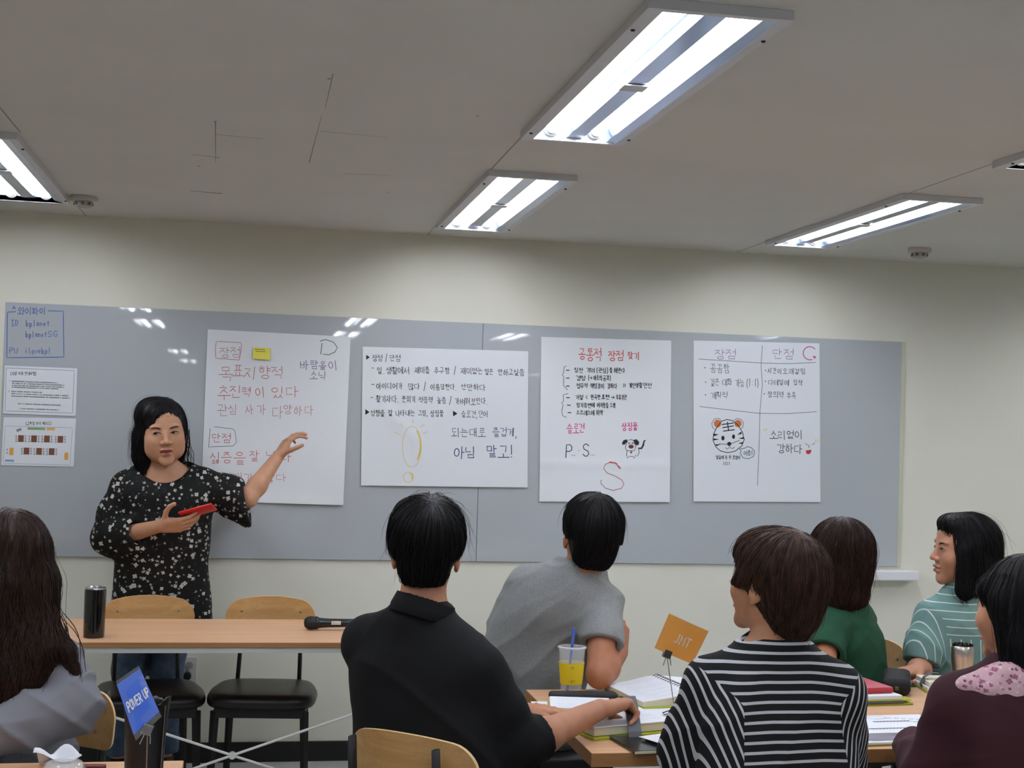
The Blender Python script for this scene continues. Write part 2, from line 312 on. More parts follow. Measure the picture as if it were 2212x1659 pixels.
# light fittings
tube_m = mat('lit_tube', (255, 255, 255), .5, emit=(TUBE_COLOR, TUBE_STRENGTH))
white_metal = mat('white_enamel', (232, 234, 236), .35)
rim_m = mat('pale_grey_rim', (208, 209, 212), .5)
refl_m = mat('satin_reflector', (168, 180, 204), .14, metal=1)
cap_m = mat('cream_lamp_cap', (236, 236, 222), .5)
dark_metal = mat('dark_steel', (60, 60, 62), .4, metal=.8)
def make_light(x, y, label, group):
    e = empty('ceiling_light', (x, y, ZC-.022), 0, label, 'ceiling light', group)
    W_, L_ = FW, FL; a, b = .036, .292; c, d = .02, L_-.02
    m = MB(); m.box(0, 0, 0, a, L_, .0215); m.box(b, 0, 0, W_, L_, .0215); m.box(a, 0, 0, b, c, .0215); m.box(a, d, 0, b, L_, .0215)
    m.build('rim', rim_m, e)
    m = MB(); pr = [(a, .001), (a+.004, .04), (a+.020, .074), (.112, .074), (.132, .045), (.136, .010), (.186, .010), (.190, .045), (.204, .074), (b-.048, .074), (b-.034, .045), (b-.030, .006), (b, .001)]
    n = len(pr); vs = [(p, c, q) for p, q in pr]+[(p, d, q) for p, q in pr]
    m.add(vs, [(i, i+1, n+i+1, n+i) for i in range(n-1)]); m.build('reflector', refl_m, e)
    m = MB(); m.box(a, c-.006, .001, b, c, .08); m.box(a, d, .001, b, d+.006, .08); m.box(a-.004, c, .021, a, d, .08); m.box(b, c, .021, b+.004, d, .08); m.box(a-.004, c-.006, .08, b+.004, d+.006, .084)
    m.build('housing', white_metal, e)
    for tx in (.088, .224):
        MB().tube([(tx, c+.035, .034), (tx, d-.035, .034)], .0195, 12).build('lamp_tube', tube_m, e, smooth=False)
        for yy, s in ((c, 1), (d, -1)):
            MB().tube([(tx, yy+s*.001, .034), (tx, yy+s*.018, .034), (tx, yy+s*.020, .034), (tx, yy+s*.036, .034)], [.0245, .0245, .0205, .0205], 16).build('lamp_holder', cap_m, e)
    MB().box(.128, L_/2-.03, .005, .194, L_/2+.03, .009, ch=.001).build('centre_clip', rim_m, e)
    for sx in (.012, W_-.006):
        for sy in (.16, L_-.10): MB().sphere((sx, sy, -.001), .0055, 8, 6, sc=(1, 1, .6)).build('screw', dark_metal, e)
    return e
LBL = ['large twin-tube ceiling light nearest the camera, partly cut by the top edge', 'twin-tube ceiling light in the middle, in front of the large one and nearer the wall',
       'twin-tube ceiling light near the wall above the tiger sheet, beside a round detector', 'twin-tube ceiling light at the left edge beside a dusty smoke detector', 'sliver of a twin-tube ceiling light at the right edge of the frame']
for i, (x, y) in enumerate(FIX):
    if i == 0: L0 = make_light(x, y, LBL[0], 'ceiling lights')
    else:
        o = copy_tree(L0); o.location = (x, y, ZC-.022)
        tag(o, LBL[i] if i < 5 else 'twin-tube ceiling light behind the camera, seen only as a reflection in the board', 'ceiling light', 'ceiling lights' if i < 5 else 'ceiling lights behind the camera')

def detector(x, y, label):
    e = empty('smoke_detector', (x, y, ZC), 0, label, 'smoke detector', 'ceiling detectors')
    pm = mat('dusty_plastic', (196, 191, 183), .6)
    MB().lathe([(.052, 0), (.054, -.012), (.050, -.020), (.036, -.022)][::-1], 24).build('base_ring', pm, e, auto=40)
    MB().lathe([(.036, -.0225), (.037, -.030), (.033, -.042), (.018, -.047), (.002, -.048)][::-1], 24).build('sensor_dome', mat('dusty_plastic_dark', (172, 168, 160), .6), e, auto=40)
    for k in range(8):
        a = k*PI/4; MB().box(.0345, -.006, -.038, .0385, .006, -.026, M=Matrix.Rotation(a, 4, 'Z')).build('vent', mat('vent_grey', (112, 110, 106), .6), e)
detector(-.69, 5.86, 'round smoke detector on the ceiling beside the light at the left edge')
detector(3.056, 5.95, 'round smoke detector on the ceiling under the light above the tiger sheet')

# ------------------------------------------------------------------ glass board
BX0, BX1, BZ0, BZ1 = -1.070, 3.2275, .9203, 2.0417
BF = WY-.012
board_m = mat('grey_glass_board', (178, 183, 186), .025, spec=.5, ior=1.5)
board = empty('glass_board', (BX0, BF, BZ0), 0, 'long grey-blue glass writing board of two panels across the front wall', 'whiteboard')
def absol(o, e):
    """keep world coordinates of mesh o under its parent e"""
    o.matrix_parent_inverse = Matrix.Translation(e.location).inverted(); return o
SEAM = (BX0+BX1)/2
absol(MB().box(BX0, BF, BZ0, SEAM-.0012, WY-.0005, BZ1, ch=.0012).build('board_panel', board_m, board), board)
absol(MB().box(SEAM+.0012, BF, BZ0, BX1-.021, WY-.0005, BZ1, ch=.0012).build('board_panel', board_m, board), board)
absol(MB().box(SEAM-.0012, BF+.003, BZ0, SEAM+.0012, WY-.001, BZ1).build('seam_strip', mat('seam_dark', (90, 94, 98), .6), board), board)
o = absol(MB().box(BX1-.021, BF-.0005, BZ0, BX1, WY-.0005, BZ1).build('edge_tape', mat('aged_tape', (196, 197, 176), .6), board), board); o['label'] = 'yellowed tape along the right end of the board'
# tray
e = empty('pen_tray', (2.94, WY-.001, .862), 0, 'short white ledge fixed under the right end of the board', 'shelf')
tm = mat('tray_white', (228, 229, 231), .4)
absol(MB().box(2.80, WY-.085, .856, 3.29, WY-.0008, .905, ch=.006).build('ledge', tm, e), e)
absol(MB().box(2.80, WY-.06, .9035, 3.09, WY-.052, .9058).build('groove', dark_metal, e), e)

def inv_bilin(q):
    """sketch coordinates -> (u, v) of the sheet with corners q (projective)"""
    A_ = []; B_ = []
    for (x, y), (u, v) in zip(q, ((0, 0), (1, 0), (1, 1), (0, 1))):
        A_.append([x, y, 1, 0, 0, 0, -u*x, -u*y]); B_.append(u); A_.append([0, 0, 0, x, y, 1, -v*x, -v*y]); B_.append(v)
    h = [float(k) for k in np.linalg.solve(np.array(A_, float), np.array(B_, float))]
    def f(x, y):
        w = h[6]*x+h[7]*y+1
        return (h[0]*x+h[1]*y+h[2])/w, (h[3]*x+h[4]*y+h[5])/w
    return f
paper_m = mat('white_chart_paper', (226, 230, 234), .7, bump=.12, bscale=35, bdist=.001)
class Sheet:
    """a sheet of paper fixed on the board; writing is given in the units of its sketch"""
    def __init__(s, name, quad, world, label, cat, amp=.006, fold=None, group=None, curl=0, lines=(0, 0), m=None):
        s.q = inv_bilin(quad); s.w = world; s.amp = amp; s.fold = fold; s.curl = curl; s.seed = world[0][0]*7
        s.org = Vector((world[3][0], BF, world[3][1]))
        nx, ny = (36, 44) if amp > .001 else (8, 8)
        vs = []; fs = []
        for j in range(ny+1):
            for i in range(nx+1): vs.append(s.at(i/nx, j/ny, 0))
        for j in range(ny):
            for i in range(nx): a = j*(nx+1)+i; fs.append((a, a+nx+1, a+nx+2, a+1))
        k = len(vs); back = [(v[0], min(v[1]+.0007, BF-.0001), v[2]) for v in vs]
        mb = MB(); mb.add(vs+back, fs+[tuple(i+k for i in f[::-1]) for f in fs])
        s.o = mb.build(name, m or paper_m, None, smooth=True)
        tag(s.o, label, cat, group)
        s.n = nx
    def off(s, u, v):
        a = s.amp; h = .0016
        if a:
            h += a*(.35*math.sin(3.1*u+s.seed)*math.sin(2.6*v+s.seed*.7)+.35*u*u*(1-u)*2+.25*math.sin(9*v+2*u+s.seed)*.4+.35)
            h += s.curl*max(0, v-.8)**2*12*(1-.2*u)
        if s.fold: h += s.fold(u, v)
        return max(.0012, h)
    def at(s, u, v, d=.0004):
        a, b, c, e = (1-u)*(1-v), u*(1-v), u*v, (1-u)*v; w = s.w
        return (w[0][0]*a+w[1][0]*b+w[2][0]*c+w[3][0]*e, BF-s.off(u, v)-d, w[0][1]*a+w[1][1]*b+w[2][1]*c+w[3][1]*e)
    def write(s, items, name, color, w=5, d=.0006):
        mb = MB(); ribbons(items, w, mb, lambda x, y: s.at(*s.q(x, y), d))
        if not mb.v: return
        o = mb.build(name, mat('ink_%d_%d_%d' % color, color, .6), s.o); return o
    def fill(s, polys, name, color, d=.0005):
        mb = MB()
        for p in polys: mb.add([s.at(*s.q(*q), d) for q in p], [tuple(range(len(p)))[::-1]])
        return mb.build(name, mat('ink_%d_%d_%d' % color, color, .6), s.o)
T = text_strokes
def ell(cx, cy, rx, ry=None, a0=90, a1=450, n=20): return circ(cx, cy, rx, ry or rx, a0, a1, n)
# --- sheet with the red list
def f1(u, v):
    h = 0
    if v > .965: h += .004
    d = (v-.62)-(u*1.3); h += .009*max(0, min(1, d*6))*(1 if u < .3 else 0)*(1-v)
    h += .004*math.sin(u*7+v*9)*max(0, v-.55)
    return h
s1 = Sheet('flip_chart_sheet', [(77, 88), (1297, 148), (1228, 1585), (16, 1540)], [(-.191, 1.958), (.457, 1.951), (.449, 1.172), (-.193, 1.180)],
           'tall white chart sheet with red handwriting and a yellow note, behind the presenter hand', 'paper sheet', .008, f1, 'chart sheets on the board')
RED, PINKRED, PURP, GRN = (196, 66, 60), (184, 92, 92), (86, 70, 120), (58, 92, 80)
s1.write(T('장점', 175, 240, 88, fit=190)+[[(150, 190), (140, 260), (145, 335), (345, 350)], [(160, 192), (355, 200), (365, 230), (345, 350)]], 'handwriting', PINKRED, 4)
s1.write(T('목표지향적', 165, 400, 105, fit=560, jit=.09), 'handwriting', PINKRED, 4.8)
s1.write(T('추진력이', 160, 575, 100, fit=420, jit=.09)+T('있다', 610, 575, 95, fit=250), 'handwriting', RED, 4.8)
s1.write(T('관심 사가 다양하다', 160, 735, 95, fit=840, jit=.09), 'handwriting', PINKRED, 4.2)
s1.write(T('단점', 110, 975, 75, fit=165), 'handwriting', RED, 4.8)
s1.write([[(95, 935), (82, 1095)], [(130, 918), (285, 935), (305, 955), (318, 1050), (290, 1080), (95, 1087)]], 'box_outline', (96, 92, 98), 4)
s1.write(T('싫증을', 90, 1130, 100, fit=310)+T('잘', 425, 1120, 90, fit=90)+T('낸다', 570, 1125, 85, fit=220), 'handwriting', RED, 4.8)
s1.write(T('세개가 많다', 150, 1310, 75, fit=620, jit=.09), 'handwriting', PINKRED, 4)
s1.write([[(1050, 205), (1040, 298)], [(1035, 185), (1080, 172), (1150, 195), (1182, 240), (1160, 280), (1110, 303), (1062, 300)]], 'handwriting', GRN, 6)
s1.write(T('바람돌이', 862, 355, 78, fit=320, jit=.09)+T('소닉', 945, 445, 72, fit=145), 'handwriting', PURP, 5)
note = Sheet('sticky_note', [(464, 240), (608, 240), (608, 340), (462, 336)], [(.0154, 1.884), (.0920, 1.883), (.0920, 1.829), (.0144, 1.832)], 'small yellow sticky note on the red-lettered chart sheet', 'sticky note', 0, lambda u, v: .010+.006*v*v, m=mat('yellow_note', (233, 222, 92), .7))
note.write([[(480+k*14, 255+(k % 2)*3), (488+k*14, 254)] for k in range(6)]+[[(486+k*14, 272), (494+k*14, 271)] for k in range(6)], 'handwriting', (130, 120, 60), 6)
# --- landscape sheet
s2 = Sheet('flip_chart_sheet', [(65, 92), (1808, 140), (1796, 1576), (45, 1552)], [(.514, 1.908), (1.299, 1.918), (1.314, 1.272), (.527, 1.265)],
           'landscape white chart sheet with neat black handwriting and a yellow light bulb', 'paper sheet', .006, lambda u, v: .007*max(0, 1-abs(v-(.45+1.15*(u-.14)))*9)*(1 if .12 < u < .36 else 0)+.004*v, 'chart sheets on the board')
BLK, NAVY, YEL = (40, 42, 44), (58, 66, 112), (222, 200, 96)
s2.fill([[(102, 178), (102, 230), (140, 204)], [(92, 750), (92, 810), (136, 780)], [(1010, 766), (1012, 826), (1058, 796)]], 'bullet_mark', (24, 24, 26))
s2.write(T('장점', 165, 178, 66, fit=112)+T('/', 300, 175, 70, w=60)+T('단점', 348, 178, 66, fit=115), 'handwriting', BLK, 6)
s2.write([[(160, 316), (182, 318)]]+T('일.생활에서', 215, 305, 72, fit=340)+T('재미를', 610, 305, 68, fit=160)+T('추구함', 815, 310, 66, fit=165)+T('/', 1018, 305, 75, w=70)+T('재미없는', 1095, 315, 68, fit=230)+T('일은', 1345, 325, 66, fit=95)+T('안하고싶음', 1485, 328, 66, fit=280), 'handwriting', BLK, 6)
s2.write([[(158, 490), (185, 488)]]+T('아이디어가', 208, 472, 66, fit=280)+T('많다', 540, 478, 66, fit=130)+T('/', 700, 470, 80, w=75)+T('이용당한다.', 775, 485, 64, fit=285)+T('산만하다', 1095, 485, 66, fit=260), 'handwriting', BLK, 6)
s2.write([[(150, 628), (172, 626)]]+T('활기차다.', 202, 605, 72, fit=245)+T('분위기', 475, 610, 70, fit=145)+T('적응력', 650, 620, 70, fit=155)+T('높음', 845, 622, 72, fit=100)+T('/', 968, 622, 75, w=80)+T('가벼워보인다.', 1030, 632, 72, fit=360), 'handwriting', BLK, 6)
s2.write(T('성향을', 148, 755, 66, fit=145)+T('잘', 325, 755, 66, fit=55)+T('나타내는', 405, 758, 66, fit=210)+T('그림,', 645, 762, 62, fit=110)+T('상징물', 772, 762, 70, fit=145), 'handwriting', BLK, 6)
s2.write(T('슬로건,단어', 1098, 765, 72, fit=285), 'handwriting', (70, 72, 74), 6)
s2.write(T('되는대로', 995, 945, 100, fit=370, jit=.05)+T('즐겁게,', 1425, 945, 95, fit=280), 'handwriting', NAVY, 7)
s2.write(T('아님', 1015, 1140, 125, fit=250)+T('말고!', 1360, 1130, 130, fit=310), 'handwriting', NAVY, 9)
s2.write([ell(575, 1145, 95, 215, 80, 280), ell(585, 1145, 90, 215, -80, 80), ell(540, 1465, 52, 54)]+[[(590, 858), (592, 892)], [(458, 904), (486, 938)], [(398, 990), (440, 1012)], [(704, 910), (668, 944)], [(744, 986), (696, 1006)]], 'drawing', (224, 205, 120), 6)
s2.write([ell(582, 1130, 92, 190, -55, 55), ell(580, 1130, 86, 180, -50, 55), ell(545, 1460, 46, 44, -40, 80), ell(545, 1460, 36, 34, -30, 60)], 'drawing', (224, 202, 104), 9, .0009)
# --- sheet with the puppy
s3 = Sheet('flip_chart_sheet', [(75, 72), (1270, 106), (1252, 1590), (55, 1588)], [(1.36, 1.989), (2.004, 1.998), (2.016, 1.217), (1.373, 1.207)],
           'tall white chart sheet with a puppy drawing and a big thin letter S', 'paper sheet', .007, lambda u, v: .004*math.exp(-((v-.77)/.02)**2)+.004*v, 'chart sheets on the board')
ORED, MAG = (206, 84, 70), (214, 78, 140)
s3.write(T('공통적', 420, 178, 112, fit=215)+T('장점', 690, 200, 90, fit=150)+T('찾기', 868, 212, 68, fit=112), 'handwriting', ORED, 8)
rows = [((320, 380), [('칭찬', 378, 88), ('격려', 490, 80), ('(관심)', 582, 112), ('를', 702, 30), ('해준다', 742, 105)], 358), ((320, 452), [('경청', 392, 95), ('(→', 505, 45), ('마음의', 556, 78), ('공감)', 640, 80)], 428),
        ((320, 526), [('업무적', 400, 105), ('책임감이', 525, 130), ('강하다', 680, 90), ('>>', 826, 28), ('개인생활', 878, 125), ('만전', 1012, 80)], 500), ((322, 632), [('거절', 390, 75), ('<', 480, 28), ('완곡한', 528, 95), ('표현', 628, 75), ('→', 718, 35), ('우유부단', 762, 100)], 605),
        ((330, 702), [('임기응변에', 398, 172), ('어려움을', 588, 105), ('느낌', 708, 52)], 680), ((335, 770), [('스트레스에', 398, 165), ('취약', 578, 64)], 748)]
for (dx, dy), wd, y in rows:
    s3.write(sum([T(t, x, y-(4 if x > 800 else 0), 46, fit=f) for t, x, f in wd], []), 'handwriting', (42, 42, 44), 6)
s3.write([[(dx-16, dy), (dx+12, dy)] for (dx, dy), _, _ in rows], 'dash_mark', (20, 20, 22), 8)
s3.write([[(304, 342), (284, 350), (280, 400), (268, 425), (282, 440), (278, 520), (315, 560)], [(320, 596), (275, 606), (278, 660), (262, 682), (274, 700), (262, 760), (272, 800), (304, 814)]], 'brace_mark', (60, 60, 62), 5)
s3.write(T('슬로건', 308, 872, 88, fit=172)+T('상징물', 815, 862, 76, fit=150), 'handwriting', MAG, 8)
s3.write(T('P', 298, 1065, 115, w=90)+T('S', 455, 1055, 120, w=95), 'handwriting', (40, 40, 42), 8)
s3.write([[(800, 1282), (770, 1240), (715, 1222), (660, 1245), (648, 1285), (680, 1325), (760, 1355), (815, 1390), (832, 1425), (810, 1465), (730, 1484), (660, 1462), (622, 1420), (622, 1390)]], 'handwriting', (176, 88, 88), 6)
s3.write([[(700, 1225), (755, 1232), (797, 1280)]], 'handwriting', (196, 60, 60), 12, .0009)
s3.write([[(352, 1162), (385, 1164)], [(530, 1162), (566, 1160)], [(418, 1118), (424, 1120)]], 'handwriting', (190, 200, 205), 10)
DK = (38, 38, 40)
s3.fill([[(862, 1015), (832, 1022), (816, 1048), (822, 1066), (842, 1062), (868, 1032)], [(918, 1022), (950, 1014), (974, 1038), (970, 1064), (948, 1072), (930, 1050)],
         [(1040, 1018), (1014, 1026), (1004, 1062), (992, 1090), (960, 1092), (968, 1104), (1000, 1104), (1020, 1070), (1022, 1040)]], 'drawing', DK)
s3.fill([ell(900, 1082, 24, 18, 0, 342, 18)], 'drawing', (96, 52, 48), .0006); s3.fill([ell(900, 1134, 9, 11, 0, 342, 12)], 'drawing', (170, 60, 60), .0006)
s3.write([[(868, 1028), (850, 1070), (846, 1100), (866, 1120), (930, 1118), (944, 1080), (930, 1050), (925, 1030)], [(880, 1022), (900, 1016), (925, 1028)], [(862, 1120), (858, 1160), (868, 1190), (882, 1172), (918, 1172), (924, 1190), (936, 1178), (940, 1160), (958, 1170), (972, 1140), (970, 1100)], ell(882, 1052, 5, 7), ell(914, 1050, 5, 7)], 'drawing', DK, 5)
# --- sheet with the tiger
s4 = Sheet('flip_chart_sheet', [(68, 72), (1252, 88), (1262, 1588), (68, 1590)], [(2.117, 2.003), (2.767, 2.016), (2.791, 1.232), (2.136, 1.222)],
           'tall white chart sheet with a tiger face drawing and ruled columns, rightmost on the board', 'paper sheet', .006, lambda u, v: .003*v, 'chart sheets on the board')
GRY = (74, 76, 80)
s4.write(T('장점', 262, 152, 90, fit=215)+T('단점', 808, 145, 92, fit=205), 'handwriting', (168, 142, 176), 7)
s4.write([[(118, 246), (420, 262), (700, 278), (960, 282), (1216, 268)], [(126, 692), (400, 722), (680, 752), (960, 752), (1222, 732)], [(712, 115), (700, 300), (712, 480), (690, 720), (680, 1100), (668, 1432)]], 'ruled_line', (108, 112, 118), 5)
s4.write([ell(1160, 182, 62, 62, 40, 290)], 'handwriting', (206, 92, 150), 9); s4.fill([[(1186, 204), (1222, 214), (1205, 236)]], 'drawing', (214, 62, 130))
for t, x, y, f, h in (('꼼꼼함', 225, 290, 182, 86), ('깊은', 225, 430, 85, 66), ('대화', 335, 430, 98, 62), ('가능', 458, 432, 85, 72), ('(1:1)', 560, 428, 125, 70), ('계획적', 225, 552, 165, 62), ('시간이', 762, 325, 135, 56), ('오래걸림', 905, 328, 218, 56), ('디테일에', 768, 432, 200, 56), ('집착', 1005, 432, 92, 58), ('창의력', 760, 545, 155, 62), ('부족', 942, 550, 85, 60)):
    s4.write(T(t, x, y, h, fit=f, jit=.05), 'handwriting', GRY, 5)
s4.write([ell(x, y, 3, 3, n=6) for x, y in ((176, 326), (182, 462), (180, 582), (742, 348), (740, 450), (730, 568))], 'dash_mark', GRY, 6)
s4.write(T('소리없이', 778, 912, 80, fit=320)+T('강하다', 848, 1040, 82, fit=240), 'handwriting', (84, 86, 90), 7)
s4.write([[(732, 905), (726, 915)], [(750, 895), (744, 912)], [(1215, 995), (1212, 1012)], [(1236, 995), (1232, 1015)]], 'handwriting', (232, 214, 130), 9)
s4.write([[(1120, 1035), (1138, 1048)], [(1152, 1045), (1154, 1075)], [(1205, 1030), (1185, 1046)]], 'drawing', GRY, 5); s4.fill([[(1122, 1100), (1175, 1092), (1170, 1122), (1150, 1136), (1128, 1130)]], 'drawing', (196, 60, 60))
s4.fill([ell(292, 852, 34, 36, 0, 342, 18), ell(484, 850, 34, 34, 0, 342, 18)], 'drawing', (206, 116, 60))
s4.write([[(330, 828), (305, 803), (262, 808), (238, 850), (245, 888), (268, 908)], [(445, 822), (470, 803), (510, 808), (535, 840), (530, 880), (506, 905)]], 'drawing', (120, 122, 126), 6)
s4.write([[(378, 812), (330, 830), (290, 880), (255, 950), (250, 1010), (275, 1070), (320, 1110), (390, 1126), (460, 1110), (520, 1060), (542, 1000), (525, 930), (480, 860), (430, 822), (378, 812)]], 'drawing', DK, 7)
s4.write([[(385, 838), (396, 918)], [(335, 860), (440, 845)], [(342, 890), (440, 872)], [(348, 922), (448, 908)]], 'drawing', DK, 10)
s4.fill([ell(343, 988, 15, 22, 0, 342, 18), ell(442, 974, 14, 21, 0, 342, 18), ell(402, 1042, 19, 19, 0, 342, 18), [(256, 946), (256, 972), (304, 954)], [(254, 992), (256, 1012), (308, 998)], [(270, 1048), (282, 1066), (325, 1044)], [(512, 926), (522, 946), (476, 958)], [(534, 976), (538, 996), (488, 992)], [(530, 1022), (524, 1042), (484, 1038)]], 'drawing', (28, 28, 30))
s4.write([[(312, 1042), (400, 1048), (498, 1008)], [(368, 1078), (378, 1090), (396, 1084), (404, 1060), (414, 1080), (436, 1086), (450, 1070)]], 'drawing', DK, 5)
s4.write([[(500, 1090), (548, 1082), (570, 1066), (612, 1078), (640, 1112), (630, 1160), (580, 1182), (530, 1172), (506, 1130), (514, 1106), (500, 1090)]], 'drawing', (96, 140, 168), 8)
s4.write(T('어흥!', 536, 1104, 48, fit=90)+T('얼굴에 못 된 호랑이', 278, 1152, 34, fit=228)+T('ㅣㅁㅣ', 340, 1212, 32, fit=76), 'handwriting', GRY, 5)
# --- printed notices
s5 = Sheet('printed_notice', [(50, 596), (668, 614), (656, 1027), (35, 1010)], [(-1.061, 1.760), (-.753, 1.759), (-.751, 1.546), (-1.060, 1.548)], 'white printed notice with grey text lines under the blue marker box', 'notice', .0008, lambda u, v: .001, 'printed notices on the board')
s5.write([[(62, 616), (642, 634), (628, 1002), (52, 988), (62, 616)]], 'border_line', (140, 146, 156), 4)
s5.write(T('(시설 이용 안내사항)', 98, 648, 30, fit=222), 'heading_print', (60, 60, 64), 3.4)
def printed(x0, x1, y, h, seed, dark=.5, slope=.028):
    r = random.Random(seed); out = []; x = x0
    while x < x1:
        w = r.uniform(5, 9)
        yy = y+(x-x0)*slope
        out.append([(x, yy-h*r.uniform(.2, .5)), (x+w*.5, yy-h*.3), (x+w, yy+h*.1)]); out.append([(x, yy+h*.3), (x+w, yy+h*.35)])
        x += w+2+(r.random() < .22)*7
    return out
for k, (x0, x1, y) in enumerate(((108, 495, 730), (110, 560, 748), (110, 555, 766), (110, 510, 782), (104, 360, 818), (104, 585, 838), (104, 600, 858), (162, 520, 924), (176, 506, 966))):
    s5.write(printed(x0, x1, y, 10, k), 'text_print', (72, 72, 78), 2.6)
s5.write(T('1.', 86, 722, 12, fit=10)+T('2.', 82, 810, 12, fit=10), 'text_print', (90, 90, 94), 2.4)
s6 = Sheet('printed_notice', [(35, 1028), (652, 1045), (633, 1455), (14, 1443)], [(-1.057, 1.532), (-.750, 1.535), (-.752, 1.320), (-1.059, 1.319)], 'white printed seating plan with brown squares below the text notice', 'notice', .0008, lambda u, v: .001, 'printed notices on the board')
s6.write([[(48, 1104), (622, 1124), (602, 1440), (32, 1426), (48, 1104)]], 'border_line', (160, 164, 170), 3)
s6.write(T('(교육장 자리 배치도)', 222, 1070, 28, fit=224), 'heading_print', (70, 70, 74), 3.4)
def rect(x, y, w, h, s=.03): return [(x, y), (x+w, y+w*s), (x+w-h*.04, y+h+w*s), (x-h*.04, y+h)]
for x, y in ((160, 1184), (272, 1186), (382, 1188), (497, 1192), (208, 1291), (315, 1294), (423, 1296)):
    s6.fill([rect(x, y, 48, 58)], 'table_mark', (122, 78, 56))
    s6.write([ell(x+dx, y+10+k*21, 6, 6, n=8) for dx in (-17, 62) for k in range(3)], 'seat_mark', (112, 112, 116), 4)
s6.fill([rect(240, 1117, 150, 20)], 'plan_mark', (128, 166, 108)); s6.fill([rect(404, 1122, 68, 20), rect(86, 1292, 34, 62), rect(556, 1334, 32, 62)], 'plan_mark', (226, 168, 74))
s6.fill([[(142, 1136), (184, 1122), (190, 1142), (148, 1158)]], 'plan_mark', (136, 140, 152)); s6.fill([rect(48, 1393, 76, 17)], 'plan_mark', (128, 160, 196))
s6.write([ell(66, 1308, 6, 6, n=8), ell(66, 1336, 6, 6, n=8)], 'seat_mark', (112, 112, 116), 4)
# --- blue marker box written straight on the glass
def qw(x, y, f=inv_bilin([(0, 0), (600, 0), (600, 600), (0, 600)])):
    u, v = f(x, y); q = [(-1.094, 2.066), (-.796, 2.080), (-.784, 1.766), (-1.082, 1.755)]
    P = [q[0][k]*(1-u)*(1-v)+q[1][k]*u*(1-v)+q[2][k]*u*v+q[3][k]*(1-u)*v for k in (0, 1)]
    return (P[0], BF-.0005, P[1])
BLU = mat('blue_marker', (84, 112, 176), .6)
for st, w, nm in (([[(62, 145), (62, 140), (58, 525), (545, 520), (540, 128), (410, 124)], [(66, 135), (132, 132)]], 8, 'marker_box'),
              (T('와이파이', 150, 95, 62, fit=245)+[[(108, 108), (116, 78), (128, 108)], [(110, 100), (128, 98)]], 7, 'marker_writing'), (T('ID', 92, 205, 48, fit=70)+T('bplanet', 218, 205, 50, fit=210), 6, 'marker_writing'),
              (T('bplanet', 216, 300, 48, fit=190)+T('SG', 408, 298, 48, fit=92), 6, 'marker_writing'), (T('PW', 80, 440, 48, fit=75)+T('ilovebp!', 208, 440, 48, fit=225), 6, 'marker_writing')):
    mb = MB(); ribbons(st, w, mb, qw); absol(mb.build(nm, BLU, board), board)
# ------------------------------------------------------------------ furniture
top_m = wood('beech_laminate_top', (204, 156, 116), (222, 178, 138), 0, .38, 3.5)
edge_m = wood('beech_edge_band', (150, 106, 62), (172, 124, 76), 0, .5, 6)
ply_m = wood('oak_plywood', (178, 134, 80), (200, 158, 102), 0, .36, 6)
plyedge_m = mat('plywood_edge', (222, 190, 140), .5)
steel_w = mat('pale_grey_steel', (196, 198, 192), .4)
rod_m = mat('white_cable', (214, 214, 208), .4)
black_m = mat('black_steel', (20, 20, 22), .55)
vinyl_m = mat('black_vinyl', (26, 26, 28), .38, bump=.2, bscale=300, bdist=.0005)
plastic_b = mat('black_plastic', (20, 20, 22), .32)
def table(x0, x1, y0, y1, th, label, apron, brace, e_m=None):
    e = empty('folding_table', ((x0+x1)/2, (y0+y1)/2, 0), 0, label, 'table', 'wood-topped training tables')
    w, d = (x1-x0)/2, (y1-y0)/2
    o = MB().box(-w, -d, .73-th, w, d, .7295, ch=.0015).build('edge_band', e_m or edge_m, e)
    MB().box(-w+.0012, -d+.0012, .7285, w-.0012, d-.0012, .73).build('tabletop', top_m, e)
    if apron:
        m = MB()
        m.box(-w+.01, -d+.008, .69, w-.01, -d+.032, .73-th-.0005); m.box(-w+.01, d-.032, .69, w-.01, d-.008, .73-th-.0005)
        m.box(-w+.01, -d+.032, .69, -w+.034, d-.032, .73-th-.0005); m.box(w-.034, -d+.032, .69, w-.01, d-.032, .73-th-.0005)
        m.build('apron', steel_w, e)
    for sx in (-1, 1):
        for sy in (-1, 1):
            x = sx*(w-.03); y = sy*(d-.03)
            MB().box(x-.014, y-.014, 0, x+.014, y+.014, .69 if apron else .73-th-.001, ch=.002).build('leg', steel_w if apron else black_m, e)
    if brace:
        for s in (-1, 1):
            MB().tube([(-s*(w-.04), -d+.028, .60), (0, -d+.028, .31), (s*(w-.04), -d+.028, .02)], .0052, 8).build('brace_rod', rod_m, e, smooth=True)
        MB().tube([(0, -d+.018, .31), (0, -d+.04, .31)], .013, 14).build('brace_clamp', rod_m, e)
    return e
table(-.91, .89, 5.21, 5.82, .019, 'long wood-topped table with white X brace in front of the presenter', True, True)
table(.89, 2.95, 3.43, 4.275, .036, 'wide wooden table covered with binders and papers, the group sits around it', False, False)
table(-1.75, -.12, 2.78, 3.42, .022, 'wooden table whose far edge shows along the bottom left corner', False, False)

